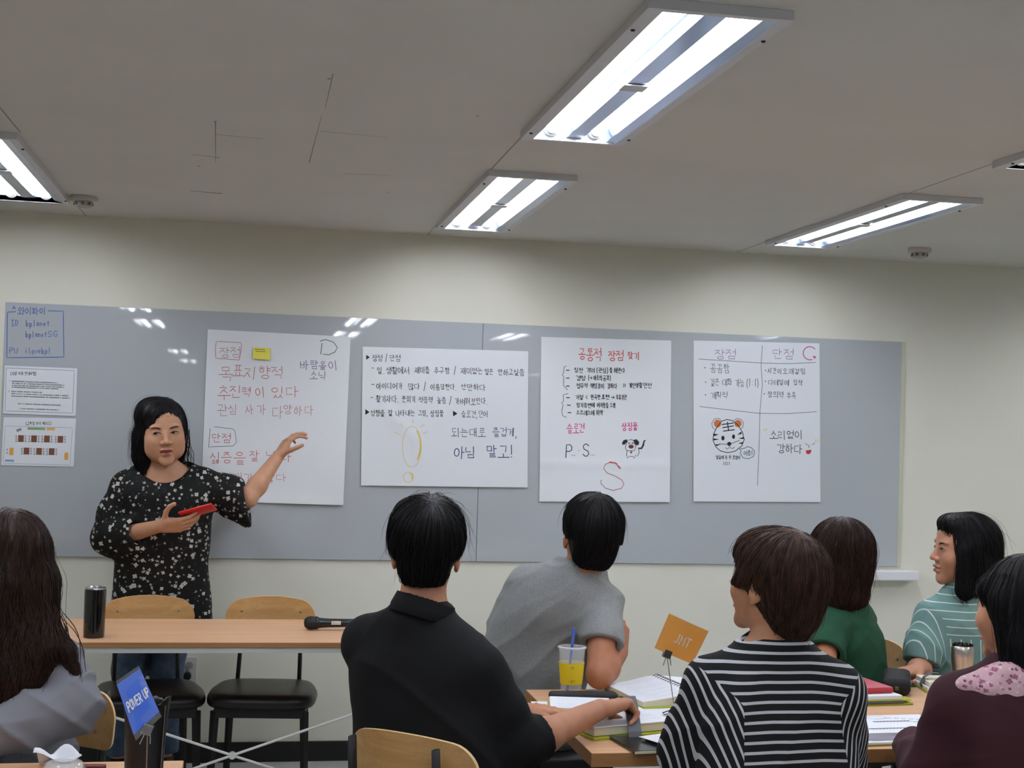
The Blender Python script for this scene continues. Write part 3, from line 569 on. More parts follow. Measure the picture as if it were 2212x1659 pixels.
def chair_proto():
    e = empty('stacking_chair')
    # seat pad
    bm = bmesh.new(); out = []; n = 40
    for k in range(n):
        a = 2*PI*k/n; c, s_ = math.cos(a), math.sin(a); p = .42
        x = .212*math.copysign(abs(c)**p, c); y = .215*math.copysign(abs(s_)**p, s_)
        x *= 1-.13*max(0, -y/.215); out.append((x, y+.0))
    mb = MB(); prof = [(.90, .432), (.975, .434), (1.0, .442), (1.01, .456), (.995, .468), (.95, .478), (.8, .484), (.45, .486), (.02, .487)]
    vs = [(x*r, y*r, z) for r, z in prof for x, y in out]; fs = [(i*n+k, i*n+(k+1) % n, (i+1)*n+(k+1) % n, (i+1)*n+k) for i in range(len(prof)-1) for k in range(n)]
    fs += [tuple(range(n))[::-1], tuple((len(prof)-1)*n+k for k in range(n))]
    mb.add(vs, fs); mb.build('seat', vinyl_m, e, auto=50)
    # frame below the seat
    m = MB(); m.box(-.175, .165, .395, .175, .185, .4315); m.box(-.155, -.19, .395, .155, -.172, .4315)
    for sx in (-1, 1): m.box(sx*.165-.009, -.18, .395, sx*.165+.009, .175, .4315)
    m.build('seat_frame', black_m, e)
    for sx in (-1, 1):
        MB().tube([(sx*.185, .185, 0), (sx*.172, .172, .42)], [.0125, .0175], 4).build('leg', black_m, e)
        MB().tube([(sx*.165, -.225, 0), (sx*.150, -.185, .425)], [.0125, .0165], 4).build('leg', black_m, e)
        MB().tube([(sx*.128, -.178, .41), (sx*.126, -.222, .52), (sx*.124, -.256, .62), (sx*.122, -.276, .70), (sx*.121, -.284, .796)], [.012, .012, .0115, .0115, .0105], 8, flat=(1.3, .75)).build('back_post', black_m, e, smooth=True)
    # plywood back: rounded top corners, curved plan
    W_, z0, z1 = .185, .655, .815; nx, nz = 28, 10
    def bp(u, v, t):
        # u -1..1, v 0..1
        zt = z1-(.026*abs(u)**2.2)
        x = W_*u*(1-.015*(1-v)); z = z0+(zt-z0)*v
        if abs(u) > .72 and v > .5:
            k = (abs(u)-.72)/.28; z -= (zt-z0)*.42*(1-math.sqrt(max(0, 1-k*k)))*(v-.5)*2
        if abs(u) > .85 and v < .3:
            k = (abs(u)-.85)/.15; z += .03*(1-math.sqrt(max(0, 1-k*k)))*(.3-v)/.3
        y = -.232+.052*(x/W_)**2-.045*(z-z0)/.16*.35-t
        return (x, y, z)
    mb = MB(); f = lambda u: math.copysign(abs(u)**.8, u)
    us = [math.sin(PI/2*(i/nx*2-1)) for i in range(nx+1)]
    for t in (0, .011):
        mb_v = [bp(u, j/nz, t) for j in range(nz+1) for u in us]
        fs = []
        for j in range(nz):
            for i in range(nx): a = j*(nx+1)+i; q = (a, a+1, a+nx+2, a+nx+1); fs.append(q if t else q[::-1])
        mb.add(mb_v, fs, 0)
    k = (nx+1)*(nz+1); rim = [i for i in range(nx+1)]+[j*(nx+1)+nx for j in range(1, nz+1)]+[nz*(nx+1)+i for i in range(nx-1, -1, -1)]+[j*(nx+1) for j in range(nz-1, 0, -1)]
    fs = [(rim[i], rim[(i+1) % len(rim)], rim[(i+1) % len(rim)]+k, rim[i]+k) for i in range(len(rim))]
    mb.f += fs; mb.mi += [1]*len(fs)
    bo = mb.build('backrest', [ply_m, plyedge_m], e, auto=40)
    for sx in (-1, 1):
        for zz in (.70, .755):
            y = -.232+.052*(.123/.185)**2-.045*(zz-.655)/.16*.35
            MB().lathe([(.0055, 0), (.005, .002), (.002, .0028)], 10, (sx*.122, y, zz), M=Matrix.Rotation(-PI/2, 3, 'X')).build('screw', mat('zinc_screw', (150, 150, 150), .3, metal=1), e)
    return e
_chair0 = None
def chair(x, y, dx, dy, label):
    """chair whose sitter faces (dx, dy)"""
    global _chair0
    if _chair0 is None: _chair0 = chair_proto(); o = _chair0
    else: o = copy_tree(_chair0)
    o.location = (x, y, 0); o.rotation_euler = (0, 0, math.atan2(-dx, dy))
    tag(o, label, 'chair', 'plywood-backed chairs with black seats'); return o
chair(.105, 5.66, -.10, -.995, 'empty plywood-backed chair behind the braced table, the one farther from the presenter')
chair(-.345, 5.66, .12, -.993, 'plywood-backed chair directly in front of the presenter, behind the braced table')
chair(.555, 3.50, .66, .75, 'plywood-backed chair that the man in the black shirt sits on')
chair(-.555, 3.72, -.32, -.95, 'plywood-backed chair under the long-haired woman in the grey sweater')
chair(2.095, 4.70, -.93, -.36, 'plywood-backed chair showing its brown back between the green and teal shirts')
chair(2.61, 4.64, -.99, .10, 'chair under the woman in the teal striped shirt')
chair(1.03, 4.64, .98, .18, 'chair hidden under the man in the grey t-shirt')
chair(1.23, 2.98, -.12, .99, 'chair hidden under the woman in the striped shirt')
chair(1.90, 2.98, -.25, .97, 'chair hidden under the woman in the maroon cardigan')

# ------------------------------------------------------------------ things on the braced table
can = empty('tumbler', (-.53, 5.335, .73), 0, 'tall glossy black tumbler on the braced table beside the long-haired woman', 'tumbler', 'drink tumblers')
MB().lathe([(.034, 0), (.0375, .003), (.0385, .02), (.0395, .17), (.0385, .178)], 40).build('body', mat('gloss_black', (12, 12, 13), .14, coat=.5), can, auto=40)
MB().lathe([(.0385, .1785), (.0375, .184), (.030, .186), (.028, .1825), (.004, .1825), (.002, .1826)], 40).build('lid', mat('brushed_lid', (190, 190, 188), .25, metal=1), can, auto=40)
mic = empty('microphone', (.30, 5.52, .73), 0, 'black handheld microphone lying on the braced table', 'microphone')
Mx = Matrix.Rotation(PI/2, 3, 'Y')
grille = mat('black_wire_mesh', (18, 18, 19), .5, bump=1, bscale=420, bdist=.001)
MB().lathe([(.002, -.052), (.014, -.050), (.0235, -.040), (.0268, -.024), (.0262, -.012), (.0245, -.008)], 28, (0, 0, .0285), M=Mx).build('grille', grille, mic, auto=60)
MB().lathe([(.0255, -.0078), (.0262, -.004), (.0255, 0), (.0205, .008)], 28, (0, 0, .0285), M=Mx).build('grille_ring', plastic_b, mic, auto=40)
MB().lathe([(.0205, .0081), (.0175, .045), (.0165, .10), (.0165, .19), (.015, .196)], 28, (0, 0, .0285), M=Mx).build('handle', mat('satin_black', (22, 23, 24), .25), mic, auto=40)
MB().box(.055, -.0188, .024, .092, -.0165, .038, ch=.0008).build('label_sticker', mat('sticker_white', (222, 220, 214), .5), mic)
mb = MB(); ribbons([[(.060, .033), (.066, .033)], [(.084, .033), (.088, .033)], [(.062, .029), (.086, .029)]], .0012, mb, lambda x, y: (x, -.0191, y)); mb.build('sticker_marks', mat('grey_print', (110, 108, 104), .6), mic)

# ------------------------------------------------------------------ wall socket with plugs
so = empty('wall_socket', (-.232, WY-.0008, .41), 0, 'white wall socket low behind the presenter legs with black plugs', 'socket')
MB().box(-.052, -.012, -.064, .050, 0, .066, ch=.004).build('plate', mat('socket_white', (206, 206, 200), .35), so)
MB().lathe([(.019, 0), (.019, .022), (.015, .030), (.004, .031)], 20, (.008, -.012, -.018), M=Matrix.Rotation(PI/2, 3, 'X')).build('plug', plastic_b, so, auto=40)
MB().lathe([(.016, 0), (.016, .010), (.004, .011)], 20, (.016, -.012, .030), M=Matrix.Rotation(PI/2, 3, 'X')).build('plug', mat('grey_plug', (150, 150, 146), .4), so, auto=40)
MB().tube([(-.002, -.04, -.03), (-.006, -.045, -.08), (-.012, -.04, -.2), (-.03, -.05, -.36), (-.06, -.06, -.395), (-.3, -.07, -.400)], .0032, 8).build('cord', plastic_b, so, smooth=True)

# ------------------------------------------------------------------ sign stands
def plate(name, e, corners, th, m, inset=None, d=0):
    """flat plate between four 3-D corners"""
    c = [Vector(p) for p in corners]; n = (c[1]-c[0]).cross(c[3]-c[0]).normalized(); mb = MB()
    a = [p+n*(d+th/2) for p in c]; b = [p+n*(d-th/2) for p in c]
    mb.add(a+b, [(0, 1, 2, 3), (7, 6, 5, 4), (0, 4, 5, 1), (1, 5, 6, 2), (2, 6, 7, 3), (3, 7, 4, 0)])
    return mb.build(name, m, e)
acry = mat('clear_laminate', (235, 240, 245), .04, trans=.0, alpha=.22, spec=.8)
def sign(name, corners, grip, foot, rgb, label, text, tw, margin, cut=(0, 0, 0, 0), tx=None):
    o0 = Vector((foot[0], foot[1], .73)); e = empty(name, o0, 0, label, 'sign', 'team name signs on wire stands'); rel = lambda p: Vector(p)-o0
    c = [rel(p) for p in corners]; n = (c[1]-c[0]).cross(c[3]-c[0]).normalized()
    if n.y > 0: n = -n
    def at(u, v, d=0): return c[0]*(1-u)*(1-v)+c[1]*u*(1-v)+c[2]*u*v+c[3]*(1-u)*v+n*d
    l, t, r, b = cut
    plate('card', e, [at(l, t), at(1-r, t), at(1-r, 1-b), at(l, 1-b)], .0010, mat('card_%d' % rgb[2], rgb, .5, spec=.4))
    plate('laminate', e, [at(0, 0, .0008), at(1, 0, .0008), at(1, 1, .0008), at(0, 1, .0008)], .0004, mat('laminate_film', (240, 245, 250), .03, alpha=.07, spec=1.0))
    for s, x, y, w, h, fit, wd in tx:
        mb = MB(); asp = (c[3]-c[0]).length/(c[1]-c[0]).length
        ribbons(text_strokes(s, x, y, h, fit=fit, jit=0), wd, mb, lambda px, py: at(px, py, .0014)); mb.build('lettering', mat('print_white', (236, 240, 246), .5), e)
    g = rel(grip); cm = mat('clip_chrome', (150, 150, 152), .25, metal=1)
    m = MB(); m.tube([g+Vector((0, 0, -.012)), Vector((0, 0, .01))], .0013, 6); m.build('wire', cm, e)
    MB().box(-.011, -.006, -.014, .011, .006, .008, M=Matrix.Translation(g+Vector((0, 0, .004))) @ Matrix.Rotation(.35, 4, 'Y'), ch=.001).build('clip', cm, e)
    for s in (-1, 1): MB().tube([g+Vector((s*.006, -.004, -.008)), g+Vector((s*.011-.004, -.010, -.028))], .0016, 6).build('clip_lever', cm, e)
    MB().lathe([(.018, 0), (.018, .003), (.009, .006), (.003, .010)], 24).build('base', cm, e, auto=40)
    return e
sign('sign_stand', [(1.1405, 3.60, 1.0650), (1.268, 3.64, 1.0110), (1.222, 3.64, .9180), (1.1010, 3.60, .9690)], (1.143, 3.615, .949), (1.188, 3.652), (244, 170, 48), 'tilted orange card reading JMT on a wire stand amid the papers', 'JMT', .1, 0, (.0, .03, .0, .0), [('JMT', .34, .42, 0, .24, .42, .024)])
sign('sign_stand', [(-.2545, 3.05, .9880), (-.2120, 3.10, 1.0120), (-.160, 3.10, .9020), (-.2090, 3.05, .8620)], (-.186, 3.07, .880), (-.186, 3.09), (14, 96, 214), 'tilted blue card reading POWER UP on a wire stand at the lower left', 'POWER UP', .1, 0, (.0, .06, .0, .10), [('POWER UP', .08, .40, 0, .15, .88, .032)])

# ------------------------------------------------------------------ corner table things
bt = empty('pouch_tumbler', (-.199, 3.20, .73), 0, 'black bag-wrapped cup with crumpled rim standing behind the blue card', 'cup')
mb = MB(); n = 36; prof = [(.036, 0), (.041, .004), (.043, .06), (.046, .13), (.0485, .178), (.050, .190), (.044, .188), (.042, .15), (.041, .08)]
rr = random.Random(3); vs = []
for i, (r, z) in enumerate(prof):
    for k in range(n):
        a = 2*PI*k/n; w = 1+(.05*math.sin(5*a+1)+.04*math.sin(11*a)+rr.uniform(-.02, .02))*(max(0, z-.12)/.07 if i < 7 else .3); vs.append((r*w*math.cos(a), r*w*math.sin(a), z+(.006*math.sin(3*a+2)+rr.uniform(-.003, .003) if 4 <= i <= 6 else 0)))
mb.add(vs, [(i*n+k, i*n+(k+1) % n, (i+1)*n+(k+1) % n, (i+1)*n+k) for i in range(len(prof)-1) for k in range(n)]+[tuple(range(n))[::-1], tuple((len(prof)-1)*n+k for k in range(n))])
mb.build('bag', mat('black_film', (14, 14, 16), .42, bump=.6, bscale=28, bdist=.004), bt, auto=60)
MB().tube([(.043, -.02, .18), (.040, -.026, .10), (.037, -.024, .0)], .0012, 6).build('cord', mat('grey_cord', (110, 110, 108), .6), bt)
gl = empty('clear_dome_cup', (-.385, 3.33, .7302), 0, 'clear plastic lid with a rim lying at the lower left edge', 'lid')
MB().lathe([(.044, 0), (.049, .002), (.050, .006), (.046, .009), (.040, .022), (.020, .024), (.018, .022), (.038, .020), (.043, .007)], 40).build('dome', mat('clear_plastic', (235, 240, 240), .06, alpha=.28, spec=.9), gl, auto=60)
pn = MB().tube([(0, 0, .006), (.05, -.004, .006), (.052, -.004, .006)], [.0055, .0055, .003], 12).build('marker_cap', mat('dark_red_gloss', (96, 26, 34), .25), None, loc=(-.345, 3.352, .7302), auto=40); tag(pn, 'dark red pen cap at the lower left beside the clear lid', 'pen')
def crumple(name, pts, label, cat, m, th=.0012, seed=1):
    """one loose sheet: outline corners at table height with a slight wave"""
    c = [Vector(p) for p in pts]; n = 10; vs = []; rr = random.Random(seed)
    ph = [rr.uniform(0, 6) for _ in range(4)]
    for j in range(n+1):
        for i in range(n+1):
            u, v = i/n, j/n; p = c[0]*(1-u)*(1-v)+c[1]*u*(1-v)+c[2]*u*v+c[3]*(1-u)*v
            p.z += th*(1+math.sin(5*u+ph[0])*math.sin(4*v+ph[1])); vs.append(p)
    k = len(vs); fs = [(j*(n+1)+i, j*(n+1)+i+1, (j+1)*(n+1)+i+1, (j+1)*(n+1)+i) for j in range(n) for i in range(n)]
    mb = MB(); mb.add(vs+[p+Vector((0, 0, -.0006)) for p in vs], fs+[tuple(q+k for q in f[::-1]) for f in fs])
    o = mb.build(name, m, None, smooth=True); return tag(o, label, cat)
white_p = mat('copy_paper', (226, 229, 236), .75)
cream_p = mat('cream_paper', (222, 216, 190), .8)
crumple('crumpled_paper', [(-.46, 3.37, .7312), (-.352, 3.38, .7312), (-.36, 3.414, .7312), (-.45, 3.412, .7312)], 'crumpled white paper beside the grey sweater at the far edge of the corner table', 'paper', white_p, .022, 4)

# ------------------------------------------------------------------ stationery on the group table
ZT = .7302
def book(name, x, y, rz, w, d, h, label, cat, layers, z=ZT, group=None, strap=None, prints=None):
    """stack of flat layers: (part name, z0 frac, z1 frac, inset, material, shift)"""
    e = empty(name, (x, y, z), rz, label, cat, group)
    for nm, a, b, ins, m, (sx, sy) in layers:
        MB().box(-w/2+ins+sx, -d/2+ins+sy, a*h, w/2-ins+sx, d/2-ins+sy, b*h-.0002, ch=min(.0012, (b-a)*h*.25)).build(nm, m, e)
    if prints:
        for st, wd, m in prints:
            mb = MB(); ribbons(st, wd, mb, lambda px, py: (px, py, h+.0005)); mb.build('print', m, e)
    return e
lime = mat('lime_cover', (176, 186, 52), .45); limed = mat('lime_cover_dark', (150, 160, 40), .5)
grey_el = mat('grey_elastic', (92, 96, 100), .75, bump=.3, bscale=600, bdist=.0004)
gprint = mat('grey_print_line', (150, 154, 164), .7); dprint = mat('dark_print_line', (96, 98, 106), .7)
pages_m = mat('page_edges', (214, 208, 180), .8, var=.08, vscale=300, stretch=(.02, .02, 1))
def lines(x0, x1, y0, y1, n, seed, skip=.12):
    r = random.Random(seed); out = []
    for k in range(n):
        y = y0+(y1-y0)*k/max(1, n-1)
        if r.random() < skip: continue
        x = x0
        while x < x1:
            l = r.uniform(.01, .045); out.append([(x, y), (min(x+l, x1), y)]); x += l+.004
            if r.random() < .12: break
    return out
# open planner with a lime cover under the hand of the man in black
book('planner', 1.03, 3.70, .30, .27, .20, .034, 'thick open planner with a lime cover under the writing hand', 'planner',
     [('cover', 0, .22, 0, lime, (0, 0)), ('page_block', .26, .9, .006, pages_m, (0, .004)), ('top_page', .9, 1.0, .004, white_p, (0, .004))], group='lime-edged planners', prints=[(lines(-.11, .11, -.07, .08, 14, 2), .0012, gprint)])
pc = empty('planner', (.985, 3.965, ZT), -.20, 'second open planner with loose pages and a grey folded edge beyond the writing hand', 'planner', 'lime-edged planners')
MB().box(-.09, -.095, 0, .10, .085, .006, ch=.002).build('cover', lime, pc); MB().box(-.085, -.09, .0065, .095, .08, .020, ch=.002).build('page_block', pages_m, pc)
MB().box(-.083, -.088, .0202, .094, .078, .0215).build('top_page', white_p, pc)
mb = MB(); ribbons(lines(-.06, .08, -.07, .07, 9, 5), .0012, mb, lambda x, y: (x, y, .022)); mb.build('print', gprint, pc)
ps = crumple('loose_sheet', [(.845, 3.86, ZT+.001), (.935, 3.85, ZT+.001), (.935, 4.07, ZT+.001), (.865, 4.075, ZT+.001)], 'loose white sheet at the left end of the group table', 'paper', white_p, .002, 9)
pen1 = MB().tube([(0, 0, 0), (.0, .13, .0), (.0, .14, .0)], [.0035, .0035, .001], 8).build('pen', mat('grey_pen', (70, 72, 84), .4), None, loc=(.90, 3.88, ZT+.010), rot=(0, 0, .25), smooth=True); tag(pen1, 'thin dark pen lying on the loose sheet at the left end', 'pen')
# strap of the planner: an upright loop of grey elastic
st = MB(); vs = []; n = 14
path = [(1.065, 3.835, .775), (1.078, 3.80, .800), (1.080, 3.76, .808), (1.072, 3.71, .800), (1.062, 3.66, .785), (1.052, 3.61, .768), (1.046, 3.575, .750), (1.044, 3.566, .735)]
for i, p in enumerate(path):
    p = Vector(p); vs += [p+Vector((-.018, 0, 0)), p+Vector((.018, 0, 0)), p+Vector((.018, .0005, .0015)), p+Vector((-.018, .0005, .0015))]
fs = []
for i in range(len(path)-1):
    for k in range(4): fs.append((4*i+k, 4*i+(k+1) % 4, 4*i+4+(k+1) % 4, 4*i+4+k))
fs += [(3, 2, 1, 0), tuple(4*(len(path)-1)+k for k in range(4))]
st.add(vs, fs); o = st.build('elastic_band', grey_el, None, smooth=False); tag(o, 'wide grey elastic band arching over the planner by the writing hand', 'band')
tb = empty('tablet_case', (1.03, 3.52, ZT), .12, 'glossy black tablet case lying at the table edge below the elastic band', 'tablet')
MB().box(-.045, -.105, 0, .050, .075, .008, ch=.002).build('cover', mat('black_leather', (24, 27, 26), .22, bump=.15, bscale=200, bdist=.0004), tb); MB().box(-.045, -.108, .001, .050, -.106, .007).build('page_edge', cream_p, tb)
book('notebook', 1.165, 3.475, .42, .13, .22, .016, 'open lime-backed notebook between the tablet case and the striped shirt', 'notebook',
     [('cover', 0, .3, 0, limed, (0, 0)), ('page_block', .3, .9, .004, white_p, (.002, .004)), ('divider', .9, .93, .05, mat('lilac_strip', (150, 150, 170), .6), (.01, 0)), ('top_page', .93, 1, .012, white_p, (-.03, .01))], prints=[(lines(-.05, .05, -.08, .08, 9, 12), .0012, gprint)])
# far open spiral book
ob = empty('spiral_book', (1.29, 4.13, ZT), .14, 'thick open spiral-bound book beyond the orange card', 'book')
MB().box(-.13, -.155, 0, .17, .15, .006, ch=.002).build('cover', lime, ob)
mb = MB(); n = 14
def arch(x): return .030+.012*math.exp(-((x-.045)/.07)**2)-.010*max(0, -x/.13)+.006*max(0, x-.06)*4
vs = []; xs = [-.13+.29*i/n for i in range(n+1)]
for y in (-.15, .145):
    for x in xs: vs.append((x, y, .0065))
    for x in xs: vs.append((x, y, arch(x)))
k = n+1; fs = []
for i in range(n): fs += [(i, i+1, k+i+1, k+i), (2*k+i+1, 2*k+i, 3*k+i, 3*k+i+1), (k+i, k+i+1, 3*k+i+1, 3*k+i), (i+1, i, 2*k+i, 2*k+i+1)]
fs += [(0, k, 3*k, 2*k), (n, 2*k+n, 3*k+n, k+n)]
mb.add(vs, fs); mb.build('page_block', pages_m, ob)
mb = MB(); mb.add([(x, y, arch(x)+.0006) for y in (-.146, .141) for x in xs], [(i, i+1, k+i+1, k+i) for i in range(n)]); mb.build('top_page', white_p, ob)
mb = MB(); ribbons(lines(-.10, .02, -.11, .11, 12, 21)+lines(.08, .15, -.11, .02, 6, 22), .0012, mb, lambda x, y: (x, y, arch(x)+.0012)); mb.build('print', gprint, ob)
for i in range(16):
    y = -.13+i*.0175; MB().tube([(.030, y, arch(.03)+.001), (.045, y, arch(.045)+.006), (.060, y, arch(.06)+.001)], .0012, 5).build('spiral_ring', dark_metal, ob)
# folding umbrella, black pouch, pens
um = empty('folded_umbrella', (1.31, 3.905, ZT+.024), .35, 'black folded umbrella lying beside the wire of the orange card', 'umbrella')
mb = MB(); n = 20; vs = []; L_ = [(-.03, .016), (-.028, .021), (.03, .024), (.10, .025), (.17, .023), (.20, .012)]
for x, r in L_:
    for k_ in range(n):
        a = 2*PI*k_/n; w = 1+.12*math.sin(6*a+x*20); vs.append((x, r*w*math.cos(a), r*w*math.sin(a)))
mb.add(vs, [(i*n+k_, i*n+(k_+1) % n, (i+1)*n+(k_+1) % n, (i+1)*n+k_) for i in range(len(L_)-1) for k_ in range(n)]+[tuple(range(n)), tuple((len(L_)-1)*n+k_ for k_ in range(n))[::-1]])
mb.build('canopy', mat('black_nylon', (20, 21, 23), .42, bump=.5, bscale=60, bdist=.002), um, auto=60)
MB().tube([(-.03, 0, 0), (-.06, .012, -.012), (-.095, .010, -.018), (-.10, -.004, -.020), (-.06, -.012, -.016), (-.03, -.004, 0)], .0016, 6).build('wrist_loop', plastic_b, um, smooth=True)
pb = empty('pencil_pouch', (1.04, 4.105, ZT), -.05, 'flat black pouch in front of the iced drink cup', 'pouch')
MB().box(-.11, -.030, 0, .10, .030, .024, ch=.010).build('body', mat('black_cloth', (30, 31, 35), .7, bump=.4, bscale=240, bdist=.001), pb, auto=60); MB().box(-.09, -.0315, .010, .08, -.0298, .013).build('zip', dark_metal, pb)
o = MB().box(0, 0, 0, .19, .13, .0012).build('loose_sheet', white_p, None, loc=(1.11, 3.86, ZT), rot=(0, 0, .1)); tag(o, 'white sheet under the umbrella loop and the wire stand', 'paper')
o = MB().box(0, 0, 0, .12, .09, .005, ch=.001).build('brown_notebook', mat('brown_cover', (120, 84, 72), .6), None, loc=(1.135, 3.735, ZT), rot=(0, 0, .05)); tag(o, 'small brown notebook under the pink pen', 'notebook')
o = MB().tube([(0, 0, 0), (.05, 0, 0), (.054, 0, 0)], [.0055, .0055, .003], 12).build('pen', mat('pink_pen', (226, 60, 104), .35), None, loc=(1.172, 3.765, ZT+.0115), rot=(0, 0, -.1), smooth=True); tag(o, 'short pink pen by the yellow pouch', 'pen')
yp = MB().box(-.03, -.022, 0, .035, .024, .042, ch=.012).build('yellow_pouch', mat('yellow_soft', (228, 184, 40), .5, bump=.3, bscale=60, bdist=.002), None, loc=(1.215, 3.70, ZT), auto=60); tag(yp, 'small puffy yellow pouch beside the striped sleeve', 'pouch')
# iced drink cup
cu = empty('drink_cup', (1.017, 4.195, ZT), 0, 'clear plastic drink cup with yellow sleeve and blue straw', 'cup')
clear = mat('clear_cup', (240, 244, 244), .05, alpha=.20, spec=1.0)
MB().lathe([(.030, 0), (.0315, .002), (.0355, .06), (.0405, .135), (.0432, .140), (.0445, .143), (.0432, .147), (.0400, .143), (.0345, .06), (.0300, .004)], 44).build('cup_wall', clear, cu, auto=60)
MB().lathe([(.0445, .1435), (.046, .146), (.0445, .149), (.040, .150)], 44, cap=False).build('rim', mat('rim_clear', (240, 244, 246), .05, alpha=.5, spec=1.0), cu, auto=60)
MB().lathe([(.0342, .034), (.0398, .100), (.0392, .100), (.0336, .034)], 44, cap=False).build('sleeve', mat('yellow_sleeve', (236, 204, 28), .55), cu, auto=40)
mb = MB()
def cyl(px, py):
    a = -PI/2-.35+px*1.2; r = .0342+(py*.066+.0)*.085+.0004; z = .100-py*.066
    r = .0336+(z-.034)/.066*.0056+.0011; return (r*math.cos(a), r*math.sin(a), z)
ribbons([[(.02+k*.045, .16), (.05+k*.045, .17)] for k in range(6)]+[[(.08+k*.05, .24), (.11+k*.05, .25)] for k in range(3)]+[[(.04+k*.06, .80), (.08+k*.06, .80)] for k in range(6)]+[[(.04+k*.05, .87), (.07+k*.05, .87)] for k in range(3)], .022, mb, cyl)
mb.build('sleeve_print', mat('sleeve_ink', (120, 104, 40), .6), cu)
MB().tube([(-.014, -.004, .004), (.006, .006, .205)], .0042, 12).build('straw', mat('blue_straw', (22, 70, 168), .3), cu, smooth=True)
# right half of the table
wl = empty('card_wallet', (1.942, 4.10, ZT+.031), .12, 'pink glitter card wallet with a red edge on top of papers', 'wallet')
MB().box(-.055, -.085, 0, .058, .085, .016, ch=.004).build('body', mat('red_edge', (182, 44, 58), .35), wl); MB().box(-.053, -.083, .0162, .056, .083, .0175).build('glitter_face', mat('pink_glitter', (214, 110, 124), .3, var=.35, vscale=900, bump=.5, bscale=900, bdist=.0006), wl)
book('paper_stack', 1.93, 4.085, .10, .22, .21, .030, 'white papers and a lime folder under the pink wallet', 'papers',
     [('folder', 0, .18, 0, limed, (.012, 0)), ('grey_folder', .2, .42, .002, mat('grey_folder', (80, 84, 92), .5), (-.02, -.004)), ('lime_folder', .44, .56, .002, lime, (.008, 0)), ('sheets', .58, 1, .004, white_p, (-.022, 0))])
pcase = empty('pencil_case', (2.125, 4.235, ZT), 1.1, 'bulky black pencil case with a zip beside the pink wallet', 'pencil case')
MB().box(-.115, -.045, 0, .105, .045, .056, ch=.018).build('body', mat('black_cloth2', (24, 24, 27), .65, bump=.5, bscale=300, bdist=.001), pcase, auto=60)
MB().box(-.1175, -.030, .026, -.1145, .030, .030).build('zip', dark_metal, pcase); MB().box(-.122, -.008, .018, -.1176, .004, .030, ch=.001).build('zip_pull', mat('zip_metal', (130, 130, 130), .3, metal=1), pcase)
nb = book('banded_notebook', 2.262, 4.235, -.18, .10, .15, .034, 'cream notebook closed with a grey band near the steel tumbler', 'notebook',
     [('cover', 0, .22, 0, lime, (0, 0)), ('sheets', .24, .55, .002, white_p, (0, 0)), ('cream_notebook', .57, 1, .006, cream_p, (.004, .008))])
m = MB(); pts = [(-.045, -.01, .0), (-.052, -.012, .02), (-.040, -.01, .042), (-.015, 0, .054), (.012, .008, .052)]; vs = []
for p in pts: p = Vector(p); vs += [p+Vector((0, -.012, 0)), p+Vector((0, .012, 0)), p+Vector((.0015, .012, .001)), p+Vector((.0015, -.012, .001))]
m.add(vs, [(4*i+k_, 4*i+(k_+1) % 4, 4*i+4+(k_+1) % 4, 4*i+4+k_) for i in range(4) for k_ in range(4)]+[(3, 2, 1, 0), (16, 17, 18, 19)]); m.build('elastic_band', grey_el, nb)
tu = empty('steel_tumbler', (2.30, 4.13, ZT), 0, 'brushed steel tumbler standing in front of the teal striped shirt', 'tumbler', 'drink tumblers')
steel = mat('brushed_steel', (206, 200, 194), .28, metal=1)
MB().lathe([(.026, 0), (.028, .003), (.031, .05), (.036, .125), (.0365, .152), (.033, .161)], 40).build('body', steel, tu, auto=50); MB().lathe([(.0332, .1612), (.0335, .166), (.030, .167), (.028, .162), (.002, .161)], 40).build('rim', mat('dark_rim', (60, 58, 56), .2, metal=1), tu, auto=50)
pp = book('handout_stack', 1.80, 3.585, .06, .30, .24, .030, 'thick pile of white printed handouts on the near edge of the table', 'papers',
     [('folder', 0, .12, .0, limed, (-.03, .0)), ('lower_sheets', .14, .36, .0, white_p, (-.015, .0)), ('sheets', .38, 1, .012, mat('sheet_edges', (206, 209, 220), .75, var=.12, vscale=500, stretch=(.02, .02, 1)), (.0, .008))])
mb = MB(); mb.box(-.138, -.1, .0300, .138, .116, .0306); mb.build('top_page', white_p, pp)
mb = MB()
for y0 in (-.055, .03):
    x = -.11 if y0 < 0 else -.05
    ribbons([[(x+k_*.0105, y0), (x+k_*.0105+.004, y0+.010), (x+k_*.0105+.008, y0)] for k_ in range(11)]+[[(x+k_*.0105, y0+.008), (x+k_*.0105+.008, y0+.008)] for k_ in range(11)], .003, mb, lambda a, b: (a, b, .0312))
mb.build('print', dprint, pp)
mb = MB(); ribbons([circ(-.015, .085, .030, .018)]+[circ(.02+.02*k_, .075-.006*k_, .006, .004, n=8) for k_ in range(6)]+[circ(.07+.012*k_, .02+.003*(k_ % 3), .004, .003, n=8) for k_ in range(6)], .0018, mb, lambda a, b: (a, b, .0312)); mb.build('drawing', dprint, pp)
for nm, c, x, y, r_, lb in (('pen', (222, 74, 40), 1.635, 3.478, -.55, 'orange-red pen peeking out beside the striped sleeve'), ('pen', (48, 40, 140), 1.622, 3.505, -.5, 'blue-violet pen behind the orange-red one')):
    o = MB().tube([(-.09, 0, 0), (.02, 0, 0), (.032, 0, 0)], [.0048, .0052, .0022], 12).build(nm, mat('pen_%d' % c[0], c, .35), None, loc=(x, y, ZT+.0055), rot=(0, 0, r_), smooth=True); tag(o, lb, 'pen')
